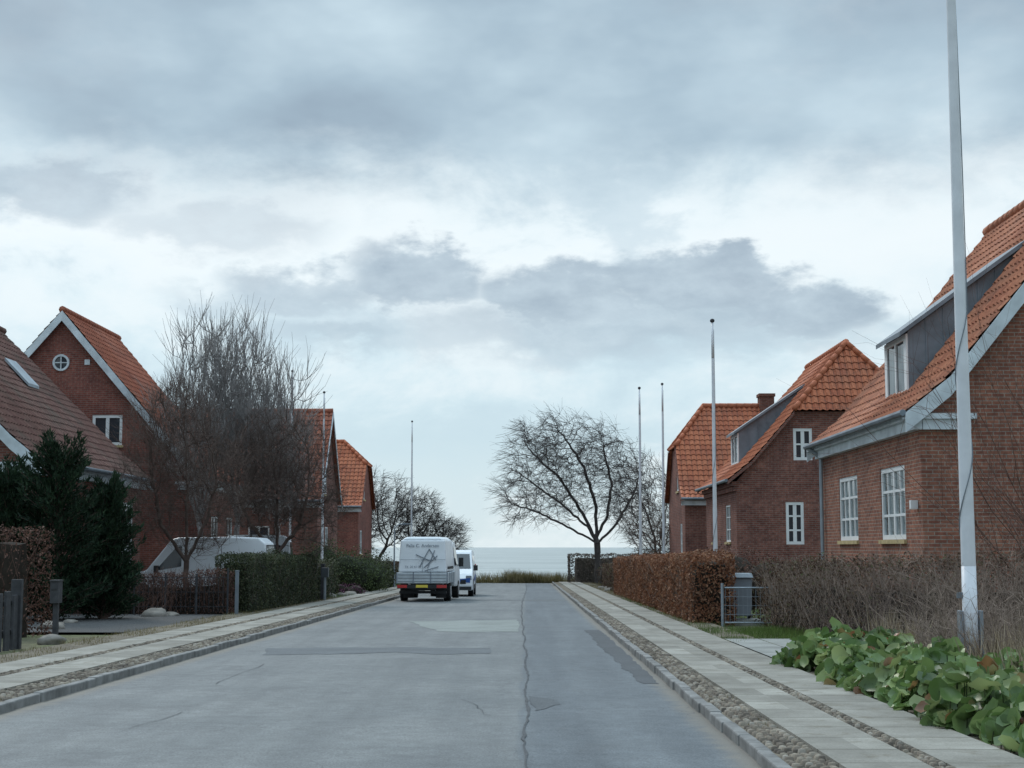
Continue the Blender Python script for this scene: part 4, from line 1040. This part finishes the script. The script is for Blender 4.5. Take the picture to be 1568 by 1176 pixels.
a.add([(.905, y, z) for y, z in ((.5, 1.2), (2.8, 1.2), (2.8, 1.3), (.5, 1.3))], [(0, 1, 2, 3)], 1)
a.build('cab_windows', [m_glassd, m_plastic], E)
a = Acc(); a.box(-.42, .42, .1, 5.0, .42, .67, 0); a.box(-.92, .92, -.04, .06, .50, .64, 0); a.box(-.88, .88, .3, .42, .30, .40, 0)
a.box(-.80, -.42, .92, .95, .12, .55, 0); a.box(.42, .80, .92, .95, .12, .55, 0)
a.box(-.92, -.55, -.06, -.042, .52, .63, 1); a.box(.55, .92, -.06, -.042, .52, .63, 1); a.box(-.22, .22, -.055, -.042, .53, .63, 2)
a.build('chassis', [m_plastic, m_red, m_yel], E)
a = Acc()
for q in (-1, 1):
    for yy in (1.35, 4.65): wheel(a, q*.70, yy, .35, .24, q)
a.build('wheels', [m_rubber, m_rim], E)
def text(s, x, z, size, parent, y=.09, mat=m_ltgrey):
    cu = bpy.data.curves.new('lettering', 'FONT'); cu.body = s; cu.size = size; cu.align_x = 'CENTER'; cu.extrude = .002
    o = bpy.data.objects.new('lettering', cu); o.location = (x, y, z); o.rotation_euler = (R(90)-.085, 0, 0); o.parent = parent; cu.materials.append(mat); scene.collection.objects.link(o)
text('Palle C. Andersen', 0, 2.02, .17, E, .155); text('Tlf. 20 41 77', -.35, 1.25, .12, E, .085)
a = Acc()
for (p, q) in (((-.1, 1.3), (.25, 1.95)), ((.25, 1.95), (.5, 1.55)), ((.05, 1.25), (.55, 1.7)), ((.2, 1.25), (.45, 1.9)), ((-.25, 1.75), (.3, 1.5)), ((.1, 1.15), (.6, 1.3))):
    a.tube((p[0], .10+(p[1]-1.1)*.085-.03, p[1]), (q[0], .10+(q[1]-1.1)*.085-.03, q[1]), .02, .02, 4)
a.build('crane_graphic', [m_ltgrey], E)

# ------------------------------------------------------------------ street furniture and fences
E = empty('garden_gate', (4.42, 35, gz(35))); a = Acc()
for x in (0, 1.12): a.tube((x, 0, -.1), (x, 0, 1.0), .035, .035, 8, 0, True)
for z in (.12, .9): a.tube((.05, 0, z), (1.07, 0, z), .018, .018, 6)
for i in range(11): a.tube((.07+i*.098, 0, .12), (.07+i*.098, 0, .9), .005, .005, 5)
for z in (.3, .5, .7): a.tube((.05, 0.01, z), (1.07, 0.01, z), .004, .004, 5)
a.build('bars', m_steel, E)
E = empty('waste_bin', (5.1, 37.2, gz(37)+.12)); a = Acc(); taper(a, -.27, .27, .08, .98, .24, .29, 0); a.build('body', m_ltgrey, E, bevel=.03)
a = Acc(); taper(a, -.32, .30, .985, 1.09, .31, .27, 0, .05); a.tube((-.27, .33, 1.0), (.27, .33, 1.0), .02, .02, 6); a.build('lid', m_zincl, E, bevel=.02)
a = Acc(); a.tube((-.28, .25, .09), (-.22, .25, .09), .09, .09, 12, 0, True); a.tube((.22, .25, .09), (.28, .25, .09), .09, .09, 12, 0, True); a.build('wheels', m_rubber, E)
a = Acc(); a.box(-.5, .5, -.5, .5, -.5, -.003); a.build('plinth', m_conc, E)
bush('clipped_shrub', [((5.5, 38.8, .3), (.8, .5, .7))], 1200, .07, l_brown, m_core, 33, inner=.4)
E = empty('board_fence', (-8.85, 23.4, gz(23.4))); a = Acc()
for i in range(9):
    y = i*.40; h = .95+.04*math.sin(i*2.1); a.box(-.02, .02, y, y+.25, -.1-SL*y, h-SL*y)
a.box(-.08, -.04, 0, 3.4, .2, .3); a.box(-.08, -.04, 0, 3.4, .7, .8)
for y in (0, 3.5): a.box(-.12, .06, y-.06, y+.06, -.2, 1.15)
a.build('boards', m_woodd, E, bevel=.006)
E = empty('mailbox_post', (-8.8, 28.9, gz(29))); a = Acc(); a.box(-.045, .045, -.05, .05, -.1, .8, 0); a.box(-.075, .075, -.16, .12, .72, 1.12, 0); a.box(-.085, .085, -.18, .13, 1.123, 1.15, 0)
a.box(-.055, .055, -.163, -.1601, .95, .99, 1); a.build('post_and_box', [m_woodd, m_plastic], E, bevel=.006)
E = empty('wire_fence', (-13.4, 42.6, gz(42.6))); a = Acc()
for i in range(7):
    x = i*.86; a.tube((x, 0, -.1), (x, 0, 1.15 if i < 6 else 1.3), .028, .028, 7, 0, True)
for z in (.25, .65, 1.05): a.tube((0, 0, z), (5.16, 0, z), .01, .01, 4)
for i in range(40): a.tube((i*.129, .012, .1), (i*.129, .012, 1.1), .008, .008, 4)
a.build('posts_and_wire', m_woodd, E)
E = empty('fence_post', (-7.95, 42.4, gz(42.4))); a = Acc(); a.box(-.045, .045, -.05, .05, -.1, 1.2); a.box(-.055, .055, -.06, .06, 1.203, 1.24); a.build('post', m_zinc, E, bevel=.008)
for (x, y) in ((-7.75, 56.7), (-7.6, 57.6)):
    E = empty('gate_post', (x, y, gz(y))); a = Acc(); a.box(-.07, .07, -.07, .07, -.1, 1.35); a.box(-.085, .085, -.085, .085, 1.353, 1.40); a.build('post', m_woodd, E, bevel=.008)
E = empty('mailbox', (-7.45, 57.1, gz(57))); a = Acc(); a.box(-.04, .04, -.04, .04, -.1, .95, 0); a.box(-.13, .13, -.12, .12, .9, 1.25, 1); a.build('box_and_post', [m_steel, m_slate], E, bevel=.01)
def lamp(x, y, H):
    E = empty('street_lamp', (x, y, gz(y))); a = Acc(); a.tube((0, 0, -.1), (0, 0, 1), .07, .06, 10); a.tube((0, 0, 1), (0, 0, H), .045, .035, 10)
    a.tube((0, 0, H), (.25, 0, H+.18), .03, .03, 8); a.tube((.25, 0, H+.18), (.5, 0, H+.2), .03, .03, 8); a.build('post', m_steel, E, smooth=True)
    a = Acc(); a.prism([Vector((.42, -.1, H+.13)), Vector((.95, -.08, H+.17)), Vector((.95, -.08, H+.22)), Vector((.42, -.1, H+.26))], (0, .2, 0)); a.build('head', m_zinc, E, bevel=.02)
lamp(-7.2, 84, 3.3)

# ------------------------------------------------------------------ world / sky
w = bpy.data.worlds.new('World'); scene.world = w; w.use_nodes = True; nt = w.node_tree; nt.nodes.clear()
SUN_EL, SUN_AZ = R(42), R(-28)
sky = nt.nodes.new('ShaderNodeTexSky'); sky.sky_type = 'NISHITA'; sky.sun_disc = False; sky.sun_elevation = SUN_EL; sky.sun_rotation = SUN_AZ
co = nt.nodes.new('ShaderNodeTexCoord').outputs['Generated']
s = nt.nodes.new('ShaderNodeSeparateXYZ'); nt.links.new(co, s.inputs[0])
az = mth(nt, 'ARCTAN2', s.outputs[0], s.outputs[1]); el = mth(nt, 'ARCSINE', s.outputs[2])
mp = nt.nodes.new('ShaderNodeMapping'); mp.inputs['Scale'].default_value = (1, 1, 2.0); nt.links.new(co, mp.inputs[0])
V = mp.outputs[0]
nA = nz(nt, V, 10, 2, .55); nB = nz(nt, V, 3.2, 3, .5); nC = nz(nt, V, 26, 5, .60)
sA = nt.nodes.new('ShaderNodeSeparateColor'); nt.links.new(nA.outputs['Color'], sA.inputs[0])
def off(x, k): return mth(nt, 'MULTIPLY', mth(nt, 'SUBTRACT', x, .5), k)
azw = mth(nt, 'ADD', mth(nt, 'ADD', az, off(sA.outputs[0], .12)), off(nC.outputs[0], .06))
elw = mth(nt, 'ADD', mth(nt, 'ADD', el, off(sA.outputs[1], .045)), off(nC.outputs[0], .048))
def blob(u, v, wpx, hpx, soft=.35, k=1.0):
    a0, e0 = (u-806)/2360, (838-v)/2360
    dx = mth(nt, 'DIVIDE', mth(nt, 'SUBTRACT', azw, a0), wpx/2360); dy = mth(nt, 'DIVIDE', mth(nt, 'SUBTRACT', elw, e0), hpx/2360)
    d = mth(nt, 'SQRT', mth(nt, 'ADD', mth(nt, 'MULTIPLY', dx, dx), mth(nt, 'MULTIPLY', dy, dy)))
    return mrange(nt, d, 1+soft, 1-soft, 0, k)
bl = [blob(640, 420, 115, 46, .3), blob(480, 435, 120, 34, .4, .75), blob(850, 445, 135, 48, .3), blob(1060, 445, 150, 52, .25), blob(1220, 480, 115, 44, .35),
      blob(950, 500, 380, 40, .6, .75), blob(560, 505, 160, 22, .6, .55), blob(60, 325, 160, 48, .45, .8), blob(330, 350, 160, 40, .45, .5), blob(330, 455, 90, 22, .6, .35), blob(1150, 525, 220, 26, .7, .5)]
m = bl[0]
for x in bl[1:]: m = mth(nt, 'MAXIMUM', m, x)
gen = mth(nt, 'MULTIPLY', mrange(nt, nB.outputs[0], .48, .62), mrange(nt, mth(nt, 'ABSOLUTE', az), .35, .6, 0, .8))
m = mth(nt, 'MAXIMUM', m, gen)
base = ramp(nt, mth(nt, 'DIVIDE', elw, .5, clamp=True), [(0, (.66, .79, .84)), (.14, (.60, .76, .84)), (.27, (.69, .84, .91)), (.38, (.88, .965, 1.0)), (.48, (.78, .90, .95)), (.60, (.57, .71, .80)), (1, (.50, .63, .72))])
nW = nz(nt, V, 7.5, 6, .60, .3)
wis = mrange(nt, nW.outputs[0], .46, .62)
base = mixc(nt, mth(nt, 'MULTIPLY', wis, .6), base, (.88, .955, .985))
wisd = mth(nt, 'MULTIPLY', mrange(nt, nW.outputs[0], .50, .38), mrange(nt, el, .04, .12))
base = mixc(nt, mth(nt, 'MULTIPLY', wisd, .45), base, (.47, .62, .72))
deck = mth(nt, 'MULTIPLY', mrange(nt, elw, .205, .275), mrange(nt, nB.outputs[0], .30, .55, .65, 1.0))
deckc = ramp(nt, nz(nt, V, 4.2, 5, .52).outputs[0], [(.36, (.30, .395, .485)), (.5, (.395, .52, .615)), (.66, (.58, .725, .81))])
c = mixc(nt, deck, base, deckc)
puffc = ramp(nt, nC.outputs[0], [(.3, (.36, .455, .545)), (.7, (.52, .635, .72))])
c = mixc(nt, mth(nt, 'MULTIPLY', m, .92), c, puffc)
br_ = mrange(nt, el, .45, 1.3, 1.04, 3.5)
bg = nt.nodes.new('ShaderNodeBackground'); nt.links.new(c, bg.inputs[0]); nt.links.new(br_, bg.inputs[1])
bs = nt.nodes.new('ShaderNodeBackground'); nt.links.new(sky.outputs[0], bs.inputs[0]); bs.inputs[1].default_value = .08
mxs = nt.nodes.new('ShaderNodeMixShader'); mxs.inputs[0].default_value = .93
nt.links.new(bs.outputs[0], mxs.inputs[1]); nt.links.new(bg.outputs[0], mxs.inputs[2])
wo = nt.nodes.new('ShaderNodeOutputWorld'); nt.links.new(mxs.outputs[0], wo.inputs[0])

sd = bpy.data.lights.new('sun', 'SUN'); sd.energy = 1.4; sd.angle = R(14); sd.color = (1, .96, .9)
so = bpy.data.objects.new('sun', sd); scene.collection.objects.link(so)
dirv = Vector((math.sin(SUN_AZ)*math.cos(SUN_EL), math.cos(SUN_AZ)*math.cos(SUN_EL), math.sin(SUN_EL)))
so.rotation_euler = (-dirv).to_track_quat('-Z', 'Y').to_euler()

cam = bpy.data.cameras.new('camera'); cam.sensor_width = 36; cam.lens = 53.95; cam.clip_end = 60000; cam.clip_start = .1
oc = bpy.data.objects.new('camera', cam); oc.location = (0, 0, 1.5); oc.rotation_euler = (R(96.07), 0, R(.54)); scene.collection.objects.link(oc); scene.camera = oc
scene.view_settings.view_transform = 'Standard'; scene.view_settings.look = 'None'; scene.view_settings.exposure = 0
